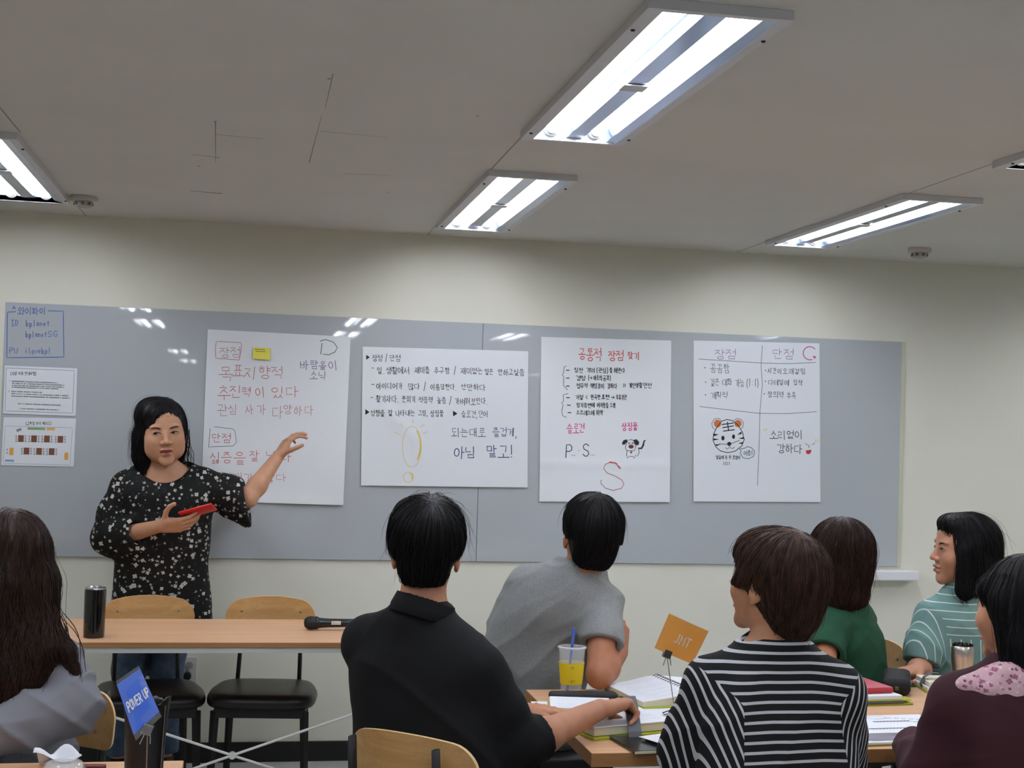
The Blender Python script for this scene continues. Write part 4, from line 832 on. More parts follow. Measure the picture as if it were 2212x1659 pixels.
# ------------------------------------------------------------------ figure sculpting: smooth blends of simple volumes turned into one surface
F4 = np.float32
def V(*a): return np.array(a[0] if len(a) == 1 else a, dtype=np.float64)
def unit(v): v = V(v); return v/np.linalg.norm(v)
def cone(a, b, ra, rb): return ('cone', V(a), V(b), ra, rb)
def sph(c, r): return ('cone', V(c), V(c)+V(0, 0, 1e-5), r, r)
def ellp(c, r, R=None): return ('ell', V(c), np.eye(3) if R is None else R, V(r))
def plane(p, n): return ('plane', V(p), unit(n))      # inside = behind the normal
def flat(a, b, ra, rb, n, s): return ('flat', V(a), V(b), ra, rb, unit(n), s)
def loft(st, p=2.3, n=60):
    st = np.array(st, float); t = np.concatenate([[0], np.cumsum(np.abs(np.diff(st[:, 0])))]); m = len(st)
    zs = np.linspace(st[0, 0], st[-1, 0], n); out = [zs]
    for k in range(1, 6):
        y = st[:, k]; x = st[:, 0]
        g = np.gradient(y, x); o = []
        for z in zs:
            i = min(max(np.searchsorted(x, z)-1, 0), m-2); h = x[i+1]-x[i]; u = (z-x[i])/h
            o.append((2*u**3-3*u*u+1)*y[i]+(u**3-2*u*u+u)*h*g[i]+(-2*u**3+3*u*u)*y[i+1]+(u**3-u*u)*h*g[i+1])
        out.append(np.array(o))
    return ('loft', out, p)
def group(ops): return ('group', ops)
def ev(pr, P):
    k = pr[0]
    if k == 'cone':
        a, b, ra, rb = pr[1:]; ba = (b-a); L = float(ba@ba); pa = P-a.astype(F4)
        t = np.clip(pa@(ba/L).astype(F4), 0, 1); q = pa-t[:, None]*ba.astype(F4)
        return np.sqrt(np.einsum('ij,ij->i', q, q))-(ra+(rb-ra)*t)
    if k == 'ell':
        c, R, r = pr[1:]; q = (P-c.astype(F4))@R.astype(F4); a = q/r.astype(F4); k0 = np.sqrt(np.einsum('ij,ij->i', a, a)); b = a/r.astype(F4); k1 = np.sqrt(np.einsum('ij,ij->i', b, b))+1e-9
        return k0*(k0-1)/k1
    if k == 'plane': return (P-pr[1].astype(F4))@pr[2].astype(F4)
    if k == 'flat':
        a, b, ra, rb, n, s = pr[1:]; n4 = n.astype(F4); P2 = P-a.astype(F4); P2 = P2+(s-1)*(P2@n4)[:, None]*n4; b2 = b-a; b2 = b2+(s-1)*(b2@n)*n; L = float(b2@b2)
        t = np.clip(P2@(b2/L).astype(F4), 0, 1); q = P2-t[:, None]*b2.astype(F4)
        return (np.sqrt(np.einsum('ij,ij->i', q, q))-(ra+(rb-ra)*t))/math.sqrt(s)
    if k == 'loft':
        zs, cx, cy, w, d, yaw = pr[1]; z = P[:, 2]; zz = np.clip(z, zs[0], zs[-1])
        x = P[:, 0]-np.interp(zz, zs, cx); y = P[:, 1]-np.interp(zz, zs, cy); a = np.radians(np.interp(zz, zs, yaw)); W = np.interp(zz, zs, w); D = np.interp(zz, zs, d)
        c, s = np.cos(a), np.sin(a); X = x*c-y*s; Y = x*s+y*c      # yaw turns forward +Y towards +X
        p = pr[2]; q = (np.abs(X/W)**p+np.abs(Y/D)**p)**(1/p)
        e = (q-1)*np.minimum(W, D)
        return np.maximum(e, np.maximum(z-zs[-1], zs[0]-z)).astype(F4)
    if k == 'group': return run(pr[1], P)
def smin(a, b, k):
    if k <= 0: return np.minimum(a, b)
    h = np.clip(.5+.5*(b-a)/k, 0, 1); return b+(a-b)*h-k*h*(1-h)
def run(ops, P, skip=None, vals=None):
    d = None
    for i, (op, pr, k) in enumerate(ops):
        if skip is not None and skip[i]: continue
        v = ev(pr, P)
        if vals is not None: vals.append(v)
        if op == 'u': d = v if d is None else smin(d, v, k)
        elif d is None: continue
        elif op == 's': d = -smin(-d, v, k)
        elif op == 'i': d = -smin(-d, -v, k)
    return np.full(len(P), 1.0, F4) if d is None else d.astype(F4)
def sculpt(ops, lo, hi, h, disp=None, B=14):
    lo = V(lo); hi = V(hi); n = np.ceil((hi-lo)/h).astype(int)+1; nb = np.ceil(n/B).astype(int); N = nb*B
    g = np.stack(np.meshgrid(*[np.arange(k) for k in nb], indexing='ij'), -1).reshape(-1, 3)
    C = (lo+(g*B+(B-1)/2)*h).astype(F4); vals = []; D = run(ops, C, vals=vals); hb = h*B*.87
    act = np.abs(D) < hb*1.7+.03
    val = np.empty(N, F4)
    sg = np.where(D > 0, 1, -1).astype(F4).reshape(nb)
    val[...] = np.repeat(np.repeat(np.repeat(sg, B, 0), B, 1), B, 2)
    loc = np.stack(np.meshgrid(*[np.arange(B)]*3, indexing='ij'), -1).reshape(-1, 3).astype(F4)*h
    ks = [k for _, _, k in ops]
    for bi in np.nonzero(act)[0]:
        i, j, k = g[bi]*B; P = loc+(lo+g[bi]*B*h).astype(F4); sk = []
        for q, (op, pr, kk) in enumerate(ops):
            v = vals[q][bi]
            if op in 'us': sk.append(v > hb*1.6+kk+.02)
            else: sk.append(v < -(hb*1.6+kk+.02))
        d = run(ops, P, sk)
        if disp is not None: d = d+disp(P)
        val[i:i+B, j:j+B, k:k+B] = d.reshape(B, B, B)
    S = (val < 0); cnt = np.zeros(np.array(N)-1, np.int8)
    for a in (0, 1):
        for b in (0, 1):
            for c in (0, 1): cnt += S[a:N[0]-1+a, b:N[1]-1+b, c:N[2]-1+c]
    cells = np.argwhere((cnt > 0) & (cnt < 8)); idx = np.full(np.array(N)-1, -1, np.int32); idx[tuple(cells.T)] = np.arange(len(cells))
    acc = np.zeros((len(cells), 3)); num = np.zeros(len(cells)); cor = {}
    for a in (0, 1):
        for b in (0, 1):
            for c in (0, 1): cor[(a, b, c)] = val[cells[:, 0]+a, cells[:, 1]+b, cells[:, 2]+c]
    for ax in range(3):
        for u in (0, 1):
            for w in (0, 1):
                o = [0, 0, 0]; oth = [q for q in range(3) if q != ax]; o[oth[0]] = u; o[oth[1]] = w; e = list(o); e[ax] = 1
                v0, v1 = cor[tuple(o)], cor[tuple(e)]; m = (v0 < 0) != (v1 < 0); t = np.where(m, v0/(v0-v1+1e-12), 0)
                p = np.zeros((len(cells), 3)); p[:, oth[0]] = u; p[:, oth[1]] = w; p[:, ax] = t
                acc += p*m[:, None]; num += m
    verts = lo+(cells+acc/num[:, None])*h; quads = []
    for ax in range(3):
        o1, o2 = [q for q in range(3) if q != ax]; sl0 = [slice(1, -1)]*3; sl0[ax] = slice(0, -1); sl1 = [slice(1, -1)]*3; sl1[ax] = slice(1, None)
        A0 = S[tuple(sl0)]; A1 = S[tuple(sl1)]; E_ = np.argwhere(A0 != A1)
        if not len(E_): continue
        inside = A0[tuple(E_.T)]; G = E_.copy(); G[:, o1] += 1; G[:, o2] += 1
        def gi(du, dw): q = G.copy(); q[:, o1] += du; q[:, o2] += dw; return idx[q[:, 0], q[:, 1], q[:, 2]]
        lim = np.array(N)-1; ok = (G[:, 0] < lim[0]) & (G[:, 1] < lim[1]) & (G[:, 2] < lim[2]); G = G[ok]; inside = inside[ok]
        q = np.stack([gi(-1, -1), gi(0, -1), gi(0, 0), gi(-1, 0)], 1); good = (q >= 0).all(1); q = q[good]; ins = inside[good]
        flip = ins if ax != 1 else ~ins
        q[~flip] = q[~flip][:, ::-1]; quads.append(q)
    return verts.astype(F4), np.concatenate(quads)
def mesh_np(name, v, q, m, parent=None, org=(0, 0, 0), smooth=True, attrs=None):
    me = bpy.data.meshes.new(name); v = (np.asarray(v)-np.array(org)).astype(F4); q = np.asarray(q, np.int32); k = q.shape[1]
    me.vertices.add(len(v)); me.vertices.foreach_set('co', v.ravel()); me.loops.add(q.size); me.loops.foreach_set('vertex_index', q.ravel())
    me.polygons.add(len(q)); me.polygons.foreach_set('loop_start', np.arange(0, q.size, k, dtype=np.int32)); me.polygons.foreach_set('loop_total', np.full(len(q), k, np.int32))
    if smooth: me.polygons.foreach_set('use_smooth', np.ones(len(q), bool))
    for nm, (ty, arr) in (attrs or {}).items():
        a = me.attributes.new(nm, ty, 'POINT'); a.data.foreach_set('value' if ty == 'FLOAT' else 'color', np.asarray(arr, F4).ravel())
    me.update(calc_edges=True)
    o = bpy.data.objects.new(name, me); COL.objects.link(o); me.materials.append(m)
    if parent: o.parent = parent
    return o
def bounds(ops, pad=.03):
    pts = []
    def rec(ops):
        for op, pr, k in ops:
            if op != 'u': continue
            if pr[0] in ('cone', 'flat'): pts.extend([pr[1]-pr[3], pr[1]+pr[3], pr[2]-pr[4], pr[2]+pr[4]])
            elif pr[0] == 'ell': pts.extend([pr[1]-max(pr[3]), pr[1]+max(pr[3])])
            elif pr[0] == 'loft':
                zs, cx, cy, w, d, _ = pr[1]; r = np.maximum(w, d)
                pts.extend([V((cx-r).min(), (cy-r).min(), zs[0]), V((cx+r).max(), (cy+r).max(), zs[-1])])
            elif pr[0] == 'group': rec(pr[1])
    rec(ops); pts = np.array(pts); return pts.min(0)-pad, pts.max(0)+pad
def grad(ops, P, e=.0015):
    g = np.stack([run(ops, P+np.array(o, F4))-run(ops, P-np.array(o, F4)) for o in ((e, 0, 0), (0, e, 0), (0, 0, e))], 1)
    return g/(np.linalg.norm(g, axis=1)[:, None]+1e-9)

class Head:
    """local frame: x = person's right, y = face, z = up"""
    def __init__(s, c, yaw, pitch=0, roll=0, k=1.0):
        s.c = V(c); s.k = k; y, p, r = map(math.radians, (yaw, pitch, roll))
        F = V(math.sin(y)*math.cos(p), math.cos(y)*math.cos(p), math.sin(p)); R0 = V(math.cos(y), -math.sin(y), 0); U0 = np.cross(R0, F)
        R = R0*math.cos(r)-U0*math.sin(r); U = R0*math.sin(r)+U0*math.cos(r)
        s.R = np.stack([R, F, U], 1)
    def p(s, *q): return s.c+s.R@(V(*q)*s.k)
    def ell(s, c, r, tilt=None):
        R = s.R
        if tilt: a = math.radians(tilt[1]); ax = tilt[0]; M = np.array(Matrix.Rotation(a, 3, ax)); R = s.R@M
        return ellp(s.p(c), V(r)*s.k, R)
    def cone(s, a, b, ra, rb): return cone(s.p(a), s.p(b), ra*s.k, rb*s.k)
    def loc(s, P): return ((P-s.c)@s.R)/s.k
def head_ops(H, female=False, mouth=.0018, cheek=1.0, jaw=1.0):
    o = [('u', H.ell((0, -.012, .030), (.076, .094, .086)), 0), ('u', H.ell((0, .034, .034), (.064, .052, .062)), .02), ('u', H.ell((0, .032, -.018), (.064*cheek, .054, .070)), .02),
         ('u', H.ell((0, .022, -.060), (.054*jaw, .054, .046)), .025), ('u', H.ell((0, .063, -.098), (.024, .018, .019)), .025)]
    for s in (-1, 1):
        o += [('u', H.ell((s*.038, .058, -.026), (.026*cheek, .022, .024)), .018), ('s', H.ell((s*.031, .101, .008), (.021, .016, .011)), .012), ('u', H.ell((s*.031, .0715, .004), (.0175, .0135, .0115)), .004),
              ('u', H.ell((s*.030, .076, .026), (.022, .010, .006)), .012)]
    o += [('u', H.cone((0, .078, .016), (0, .097, -.024), .0085, .0100), .012), ('u', H.ell((0, .100, -.030), (.0115, .0105, .0095)), .006)]
    for s in (-1, 1): o += [('u', H.ell((s*.0135, .091, -.033), (.0085, .0095, .0078)), .005), ('s', H.ell((s*.0065, .1000, -.0405), (.0038, .004, .0028)), .002)]
    o += [('u', H.ell((0, .0850, -.0575), (.0225, .0085, .0062)), .006), ('u', H.ell((0, .0825, -.0700-mouth), (.0185, .0095, .0068)), .006), ('s', H.ell((0, .0960, -.0630-mouth*.5), (.0215, .0120, mouth)), .003)]
    for s in (-1, 1):
        o += [('u', H.ell((s*.079, -.012, -.002), (.0065, .0175, .030), ('Z', -s*22)), .006), ('u', H.ell((s*.077, -.006, -.030), (.006, .008, .010)), .004), ('s', H.ell((s*.0865, -.004, -.000), (.0050, .0085, .0150), ('Z', -s*22)), .004)]
    return o
def hand_ops(w, d, n, s, k=1.0, curl=None, spread=4, thumb=None, kk=.0035):
    """w wrist, d pointing direction, n where the palm faces, s thumb side"""
    w, d, n, s = V(w), unit(d), unit(n), unit(s); n = unit(n-d*(n@d)); s = unit(s-d*(s@d)-n*(s@n)); o = []
    curl = curl or [(20, 25, 15)]*4
    offs = (.027, .009, -.010, -.027); ln = ((.042, .025, .020), (.046, .029, .021), (.042, .027, .021), (.033, .020, .018)); reach = (.086, .090, .085, .077)
    for i in range(4):
        m = w+(d*reach[i]+s*offs[i]-n*.002)*k; o.append(('u', cone(w+(s*offs[i]*.55+d*.008)*k, m, .0150*k, .0105*k), .012))
    o.append(('u', cone(w+(s*.020+d*.020+n*.004)*k, w+(s*.020+d*.055+n*.003)*k, .016*k, .012*k), .014)); o.append(('u', cone(w+(-s*.018+d*.018+n*.003)*k, w+(-s*.022+d*.055+n*.002)*k, .014*k, .011*k), .014))
    tips = []
    for i in range(4):
        p = w+(d*reach[i]+s*offs[i]-n*.002)*k; a = 0; side = math.radians(spread*(1.5-i)); dd = unit(d*math.cos(side)+s*math.sin(side)); r = (.0090, .0092, .0088, .0078)[i]*k
        for j in range(3):
            a += math.radians(curl[i][j]); v = dd*math.cos(a)+n*math.sin(a); q = p+v*ln[i][j]*k; o.append(('u', cone(p, q, r, r*.92), kk if j else .006)); p = q; r *= .92
        tips.append(p)
    th = thumb or [(.75, .55, .25), (.95, .25, .2), (.98, .05, .15)]; p = w+(d*.020+s*.024+n*.004)*k; r = .0125*k
    for j, (L_) in enumerate((.044, .032, .026)):
        v = unit(d*th[j][0]+s*th[j][1]+n*th[j][2]); q = p+v*L_*k; o.append(('u', cone(p, q, r, r*.88), .008 if j == 0 else kk)); p = q; r *= .88
    return o
def arm_ops(sh, el, wr, k=1.0):
    sh, el, wr = V(sh), V(el), V(wr); m = el+(wr-el)*.3
    return [('u', cone(sh, el, .048*k, .037*k), .03), ('u', cone(el, m, .037*k, .040*k), .02), ('u', cone(m, wr, .040*k, .0255*k), .02)]
SKIN = {}
def skin(rgb):
    return mat('skin_%d_%d' % (rgb[0], rgb[1]), rgb, .5, spec=.35, var=.05, vscale=40, bump=.08, bscale=500, bdist=.0005)
def patch(name, H, ops, outline, m, parent, org, off=.0007, rings=4, cen=None, mi=None):
    """thin shape laid on the face: outline in (x, z) of the head frame"""
    o = np.array(outline, float); c = o.mean(0) if cen is None else V(cen); n = len(o); pts = [c]
    for r in range(1, rings+1): pts += list(c+(o-c)*r/rings)
    pts = np.array(pts); y = np.full(len(pts), .150); act = np.ones(len(pts), bool)
    for _ in range(60):
        L_ = np.stack([pts[:, 0], y, pts[:, 1]], 1); P = (H.c+(L_*H.k)@H.R.T).astype(F4); d = run(ops, P); y = y-np.clip(d/H.k*.8, -.004, .01)
    L_ = np.stack([pts[:, 0], y+off, pts[:, 1]], 1); P = H.c+(L_*H.k)@H.R.T
    f = [(0, 1+i, 1+(i+1) % n) for i in range(n)]+[(1+(r-1)*n+i, 1+r*n+i, 1+r*n+(i+1) % n, 1+(r-1)*n+(i+1) % n) for r in range(1, rings) for i in range(n)]
    mb = MB(); mb.add([Vector(p-V(org)) for p in P], f); return mb.build(name, m, parent, smooth=True)
def face_parts(H, ops, e, org, gaze=(0, 0), lip=(150, 82, 78), brow=(62, 48, 42), open_=False, brow_w=1.0):
    ew = mat('eye_white', (186, 170, 160), .3); ir = mat('iris_dark', (26, 18, 15), .15); lid = mat('lash_line', (30, 22, 20), .6); bm_ = mat('brow_%d' % brow[0], brow, .9); lm = mat('lip_%d' % lip[0], lip, .45); mm = mat('mouth_inside', (66, 28, 28), .6)
    for s in (-1, 1):
        x0 = s*.031; al = [(x0+.0150*math.cos(a), .0032+.0040*math.sin(a)*(1.15 if math.sin(a) > 0 else .8)+(.0012*s*math.cos(a))) for a in np.linspace(0, 2*PI, 20, endpoint=False)]
        ey = patch('eye', H, ops, al, ew, e, org, .0006)
        patch('iris', H, ops, [(x0+gaze[0]+.0066*math.cos(a), .0034+gaze[1]+min(.0042, max(-.0034, .0066*math.sin(a)))) for a in np.linspace(0, 2*PI, 16, endpoint=False)], ir, ey, org, .0011, 2)
        up = [(x0+t*.0165, .0035+.0062*(1-t*t)+.0013*s*t) for t in np.linspace(-1, 1, 9)]; dn = [(x, z-.0019) for x, z in up[::-1]]
        patch('eyelid_line', H, ops, up+dn, lid, ey, org, .0013, 2)
        br = [(x0+s*(-.014+.036*t), .0215+.0050*math.sin(PI*min(1, t*1.15)*.75)) for t in np.linspace(0, 1, 8)]; bl = [(x, z-.0058*(1-.7*abs(x-x0)/.03 if (x-x0)*s > 0 else 1)*brow_w) for x, z in br[::-1]]
        patch('eyebrow', H, ops, br+bl, bm_, e, org, .0008, 2)
    m = .0038 if open_ else .0014
    up = [(.0225*t, -.0600+.0052*(1-t*t)-.0016*math.exp(-(t/.16)**2)) for t in np.linspace(-1, 1, 13)]; lo = [(.0225*t, -.0625-.0002*(1-t*t)) for t in np.linspace(1, -1, 13)]
    patch('upper_lip', H, ops, up+lo, lm, e, org, .0005, 3)
    up = [(.0210*t, -.0630-m*(1-t*t)) for t in np.linspace(-1, 1, 13)]; lo = [(.0205*t, -.0640-m-.0092*(1-t*t)) for t in np.linspace(1, -1, 13)]
    patch('lower_lip', H, ops, up+lo, lm, e, org, .0005, 3)
    if open_:
        patch('mouth_opening', H, ops, [(.0180*math.cos(a), -.0635-m*.35+m*.55*math.sin(a)) for a in np.linspace(0, 2*PI, 18, endpoint=False)], mm, e, org, .0009, 2)
def strands(ops, H, n, crown, down, steps, step, r, lo_z=None, keep=None, bias=(0, 0, 0), seed=0, lift=.0015, region=None, jitter=.25, wave=0, stop=None):
    """thin hair strands that run over the hair volume from the crown outwards and down"""
    rg = np.random.default_rng(seed); b0, b1 = region or bounds(ops, .0); P = []; tot = 0
    while tot < n:
        Q = (b0+(b1-b0)*rg.random((n*6, 3))).astype(F4); d = run(ops, Q); g = None; Q = Q[np.abs(d) < .02]
        for _ in range(3):
            d = run(ops, Q); Q = (Q-grad(ops, Q)*d[:, None]).astype(F4)
        d = run(ops, Q); Q = Q[np.abs(d) < .002]
        if keep is not None: Q = Q[keep(Q)]
        P.append(Q); tot += len(Q)
        if len(P) > 12: break
    P = np.concatenate(P)[:n]; cr = H.p(crown); path = [P.copy()]; dj = rg.normal(0, jitter, P.shape).astype(F4)*.5
    L_ = rg.uniform(0, lift, len(P)).astype(F4)
    for k in range(steps):
        g = grad(ops, P); v = (P-cr); v = v/(np.linalg.norm(v, axis=1)[:, None]+1e-6); v = v*(1-down)+np.array((0, 0, -1.))*down+np.array(bias)+dj*.35
        if wave: v = v+wave*np.stack([np.sin(P[:, 2]*60+dj[:, 0]*8), np.cos(P[:, 2]*52+dj[:, 1]*8), np.zeros(len(P))], 1)
        v = v-g*np.sum(v*g, 1)[:, None]; v = v/(np.linalg.norm(v, axis=1)[:, None]+1e-6)
        P = (P+v*step).astype(F4); d = run(ops, P); P = (P-grad(ops, P)*(np.clip(d, -.01, .02)-L_*(.4+k/steps))[:, None]).astype(F4); 
        lc_ = H.loc(P); z_ = (lc_[:, 1] > .060) & (lc_[:, 2] < .040) & (np.abs(lc_[:, 0]) < .066)
        if stop is not None: z_ = z_ | stop(lc_)
        P[z_] = path[-1][z_]
        path.append(P.copy())
    path = np.stack(path, 1); n_, m, _ = path.shape
    T_ = np.gradient(path, axis=1); T_ /= (np.linalg.norm(T_, axis=2)[..., None]+1e-9); A_ = np.cross(T_, rg.normal(size=(n_, 1, 3))); A_ /= (np.linalg.norm(A_, axis=2)[..., None]+1e-9); B_ = np.cross(T_, A_)
    rad = (r*np.sin(np.linspace(.25, PI-.12, m))**.6)[None, :, None]; rings = []
    for j in range(3):
        a = 2*PI*j/3; rings.append(path+rad*(A_*math.cos(a)+B_*math.sin(a)))
    vs = np.stack(rings, 2).reshape(-1, 3); base = (np.arange(n_)[:, None]*m+np.arange(m-1)[None])[..., None]*3; q = []
    for j in range(3): q.append(np.concatenate([base+j, base+(j+1) % 3, base+3+(j+1) % 3, base+3+j], -1).reshape(-1, 4))
    return vs, np.concatenate(q)
def fold(amp, *waves):
    def f(P):
        o = np.zeros(len(P), F4)
        for (a, b, c, ph, w) in waves: o += w*np.sin(a*P[:, 0]+b*P[:, 1]+c*P[:, 2]+ph+1.3*np.sin(11*P[:, 2]+7*P[:, 0]+ph))
        return o*amp
    return f
def creases(amp, *waves, soft=.0012):
    """narrow rounded ridges, like pulled cloth"""
    def f(P):
        o = np.zeros(len(P), F4)
        for (a, b, c, ph, w) in waves:
            q = a*P[:, 0]+b*P[:, 1]+c*P[:, 2]+ph+1.1*np.sin(9*P[:, 2]+6*P[:, 0]-5*P[:, 1]+ph)+.5*np.sin(23*P[:, 0]+17*P[:, 2]+2*ph); m = .5+.5*np.sin(7*P[:, 0]+5*P[:, 1]+8*P[:, 2]+ph*1.7)
            o += w*m*(1-np.abs(np.sin(q*.5)))**2.2
        return -(o-.35)*amp+soft*np.sin(15*P[:, 0]+11*P[:, 2]+8*P[:, 1]).astype(F4)
    return f
FD = fold(.0016, (38, 10, 22, 0, 1), (-20, 14, 41, 1, .8), (12, 30, -60, 2, .5))
def hair_mat(name, rgb, rgb2=None):
    return mat(name, rgb, .5, spec=.25, rgb2=rgb2, vscale=30, stretch=(3, 3, .5), var=0 if rgb2 else .3, bump=.5, bscale=700, bdist=.0006)
def person(label, org):
    return empty('person', org, 0, label, 'person')
def torso_body(pel, N, Ls, Rs, k=1.0):
    pel, N, Ls, Rs = V(pel), V(N), V(Ls), V(Rs); mid = (Ls+Rs)/2; wst = pel*.55+mid*.45; r = (Rs-Ls); r = r/np.linalg.norm(r); rp = unit(V(r[0], r[1], 0))
    return [('u', cone(pel-rp*.07, pel+rp*.07, .095*k, .095*k), 0), ('u', cone(wst-rp*.05, wst+rp*.05, .085*k, .085*k), .08), ('u', cone(pel, wst, .09*k, .085*k), .06),
            ('u', cone(mid*.75+wst*.25-rp*.07, mid*.75+wst*.25+rp*.07, .088*k, .088*k), .08), ('u', cone(wst, mid, .08*k, .07*k), .06), ('u', cone(Ls, N-V(0, 0, .03), .042*k, .045*k), .05), ('u', cone(Rs, N-V(0, 0, .03), .042*k, .045*k), .05)]
def leg_ops(hip, knee, ank, toe, k=1.0):
    hip, knee, ank, toe = map(V, (hip, knee, ank, toe))
    return [('u', cone(hip, knee, .078*k, .052*k), .03), ('u', cone(knee, knee*.6+ank*.4, .050*k, .050*k), .02), ('u', cone(knee*.6+ank*.4, ank, .048*k, .034*k), .02), ('u', flat(ank-V(0, 0, .035), toe, .034, .026, (0, 0, 1), 1.2), .02)]
def seat_dir(a): return V(math.sin(math.radians(a)), math.cos(math.radians(a)), 0), V(math.cos(math.radians(a)), -math.sin(math.radians(a)), 0)
def lower_body(e, org, pel, yaw, m_tr, m_sh, kr=.44, kn=(.10, .12), ank=None, wid=1.0):
    """seated legs: trousers and shoes as parts, and the body's own legs returned"""
    f, r = seat_dir(yaw); pel = V(pel); ops = []; tr = [('u', cone(pel-r*.075, pel+r*.075, .112*wid, .112*wid), 0)]; shs = []
    for i, s in enumerate((-1, 1)):
        hip = pel+r*s*.085+V(0, 0, -.005); knee = hip+f*kr+r*s*(kn[i]-.085)*.6; knee[2] = .525; an = knee+f*.04+V(0, 0, -.44); an[2] = .085; toe = an+f*.13; toe[2] = .034
        ops += leg_ops(hip, knee, an, toe); lg = [('u', cone(hip, knee, .094*wid, .068), .04), ('u', cone(knee, an+V(0, 0, .03), .066, .052), .03)]
        g = group(lg+[('i', plane(an+V(0, 0, .03), (0, 0, -1)), 0), ('s', cone(an+V(0, 0, .06), an-V(0, 0, .1), .040, .044), .002)]); tr.append(('u', g, .05))
        sh = [('u', flat(an-V(0, 0, .040), toe, .047, .038, (0, 0, 1), 1.05), 0), ('u', cone(an-V(0, 0, .03), an+V(0, 0, .012), .043, .042), .02), ('i', plane((0, 0, .0015), (0, 0, -1)), .004), ('i', plane(an+V(0, 0, .012), (0, 0, 1)), .004)]; shs.append(sh)
    v, q = sculpt(tr, *bounds(tr), .008, FD); mesh_np('trousers', v, q, m_tr, e, org)
    for sh in shs: v, q = sculpt(sh, *bounds(sh), .006); mesh_np('shoe', v, q, m_sh, e, org)
    return ops
def sleeve(pts, rs, cut_p, cut_n, mouth, inner, depth=.05):
    """open-ended sleeve: cones along pts, cut at a plane and hollowed around the arm"""
    o = [('u', cone(pts[i], pts[i+1], rs[i], rs[i+1]), .02) for i in range(len(pts)-1)]; n = unit(cut_n)
    o += [('i', plane(cut_p, n), .002), ('s', cone(V(mouth)-n*depth, V(mouth)+n*.08, inner*.8, inner), .003)]
    return group(o)
# ------------------------------------------------------------------ people
PT = time.time()
def tick(s): print('  built', s, round(time.time()-T0, 1))
denim = mat('blue_denim', (74, 92, 116), .8, var=.25, vscale=30, bump=.3, bscale=500, bdist=.0008)
dark_tr = mat('dark_trousers', (30, 31, 36), .8, bump=.2, bscale=400, bdist=.0006)
shoe_m = mat('black_shoe', (18, 18, 20), .4)
def add_body(e, org, ops, m, h=.0045):
    v, q = sculpt(ops, *bounds(ops, .015), h); return mesh_np('body', v, q, m, e, org)
def cloth(name, e, org, ops, m, h=.006, disp=FD, attrs=None):
    v, q = sculpt(ops, *bounds(ops, .02), h, disp); return mesh_np(name, v, q, m, e, org, attrs=attrs(v) if attrs else None)
def hair(e, org, ops, m, H, n, crown, down, steps, step, r=.0007, h=.004, keep=None, seed=1, lift=.002, bias=(0, 0, 0), wave=0, streak=.0010, jitter=.25, fr=90, stop=None):
    def dsp(P):
        L_ = P-np.array(H.p(crown), F4); a = np.arctan2(L_[:, 0], L_[:, 1]); return (streak*(np.sin(a*fr*.4+L_[:, 2]*9)+.6*np.sin(a*fr+3*L_[:, 2]*11)+.5*np.sin(a*fr*.23+2))).astype(F4)
    v, q = sculpt(ops, *bounds(ops, .01), h, dsp); ho = mesh_np('hair', v, q, m, e, org)
    v, q = strands(ops, H, n, crown, down, steps, step, r, keep=keep, seed=seed, lift=lift, bias=bias, wave=wave, jitter=jitter, stop=stop); st = mesh_np('hair_strands', v, q, m, ho); st.matrix_parent_inverse = Matrix.Identity(4)
    st.data.transform(Matrix.Translation(-Vector(org))); st['kind'] = 'stuff'
    v, q = strands(ops, H, 150, crown, down, steps, step, r*.55, keep=keep, seed=seed+50, lift=lift+.014, bias=bias, wave=wave+.15, jitter=.9, stop=stop); st = mesh_np('stray_hairs', v, q, m, ho); st.matrix_parent_inverse = Matrix.Identity(4)
    st.data.transform(Matrix.Translation(-Vector(org))); st['kind'] = 'stuff'
    return ho

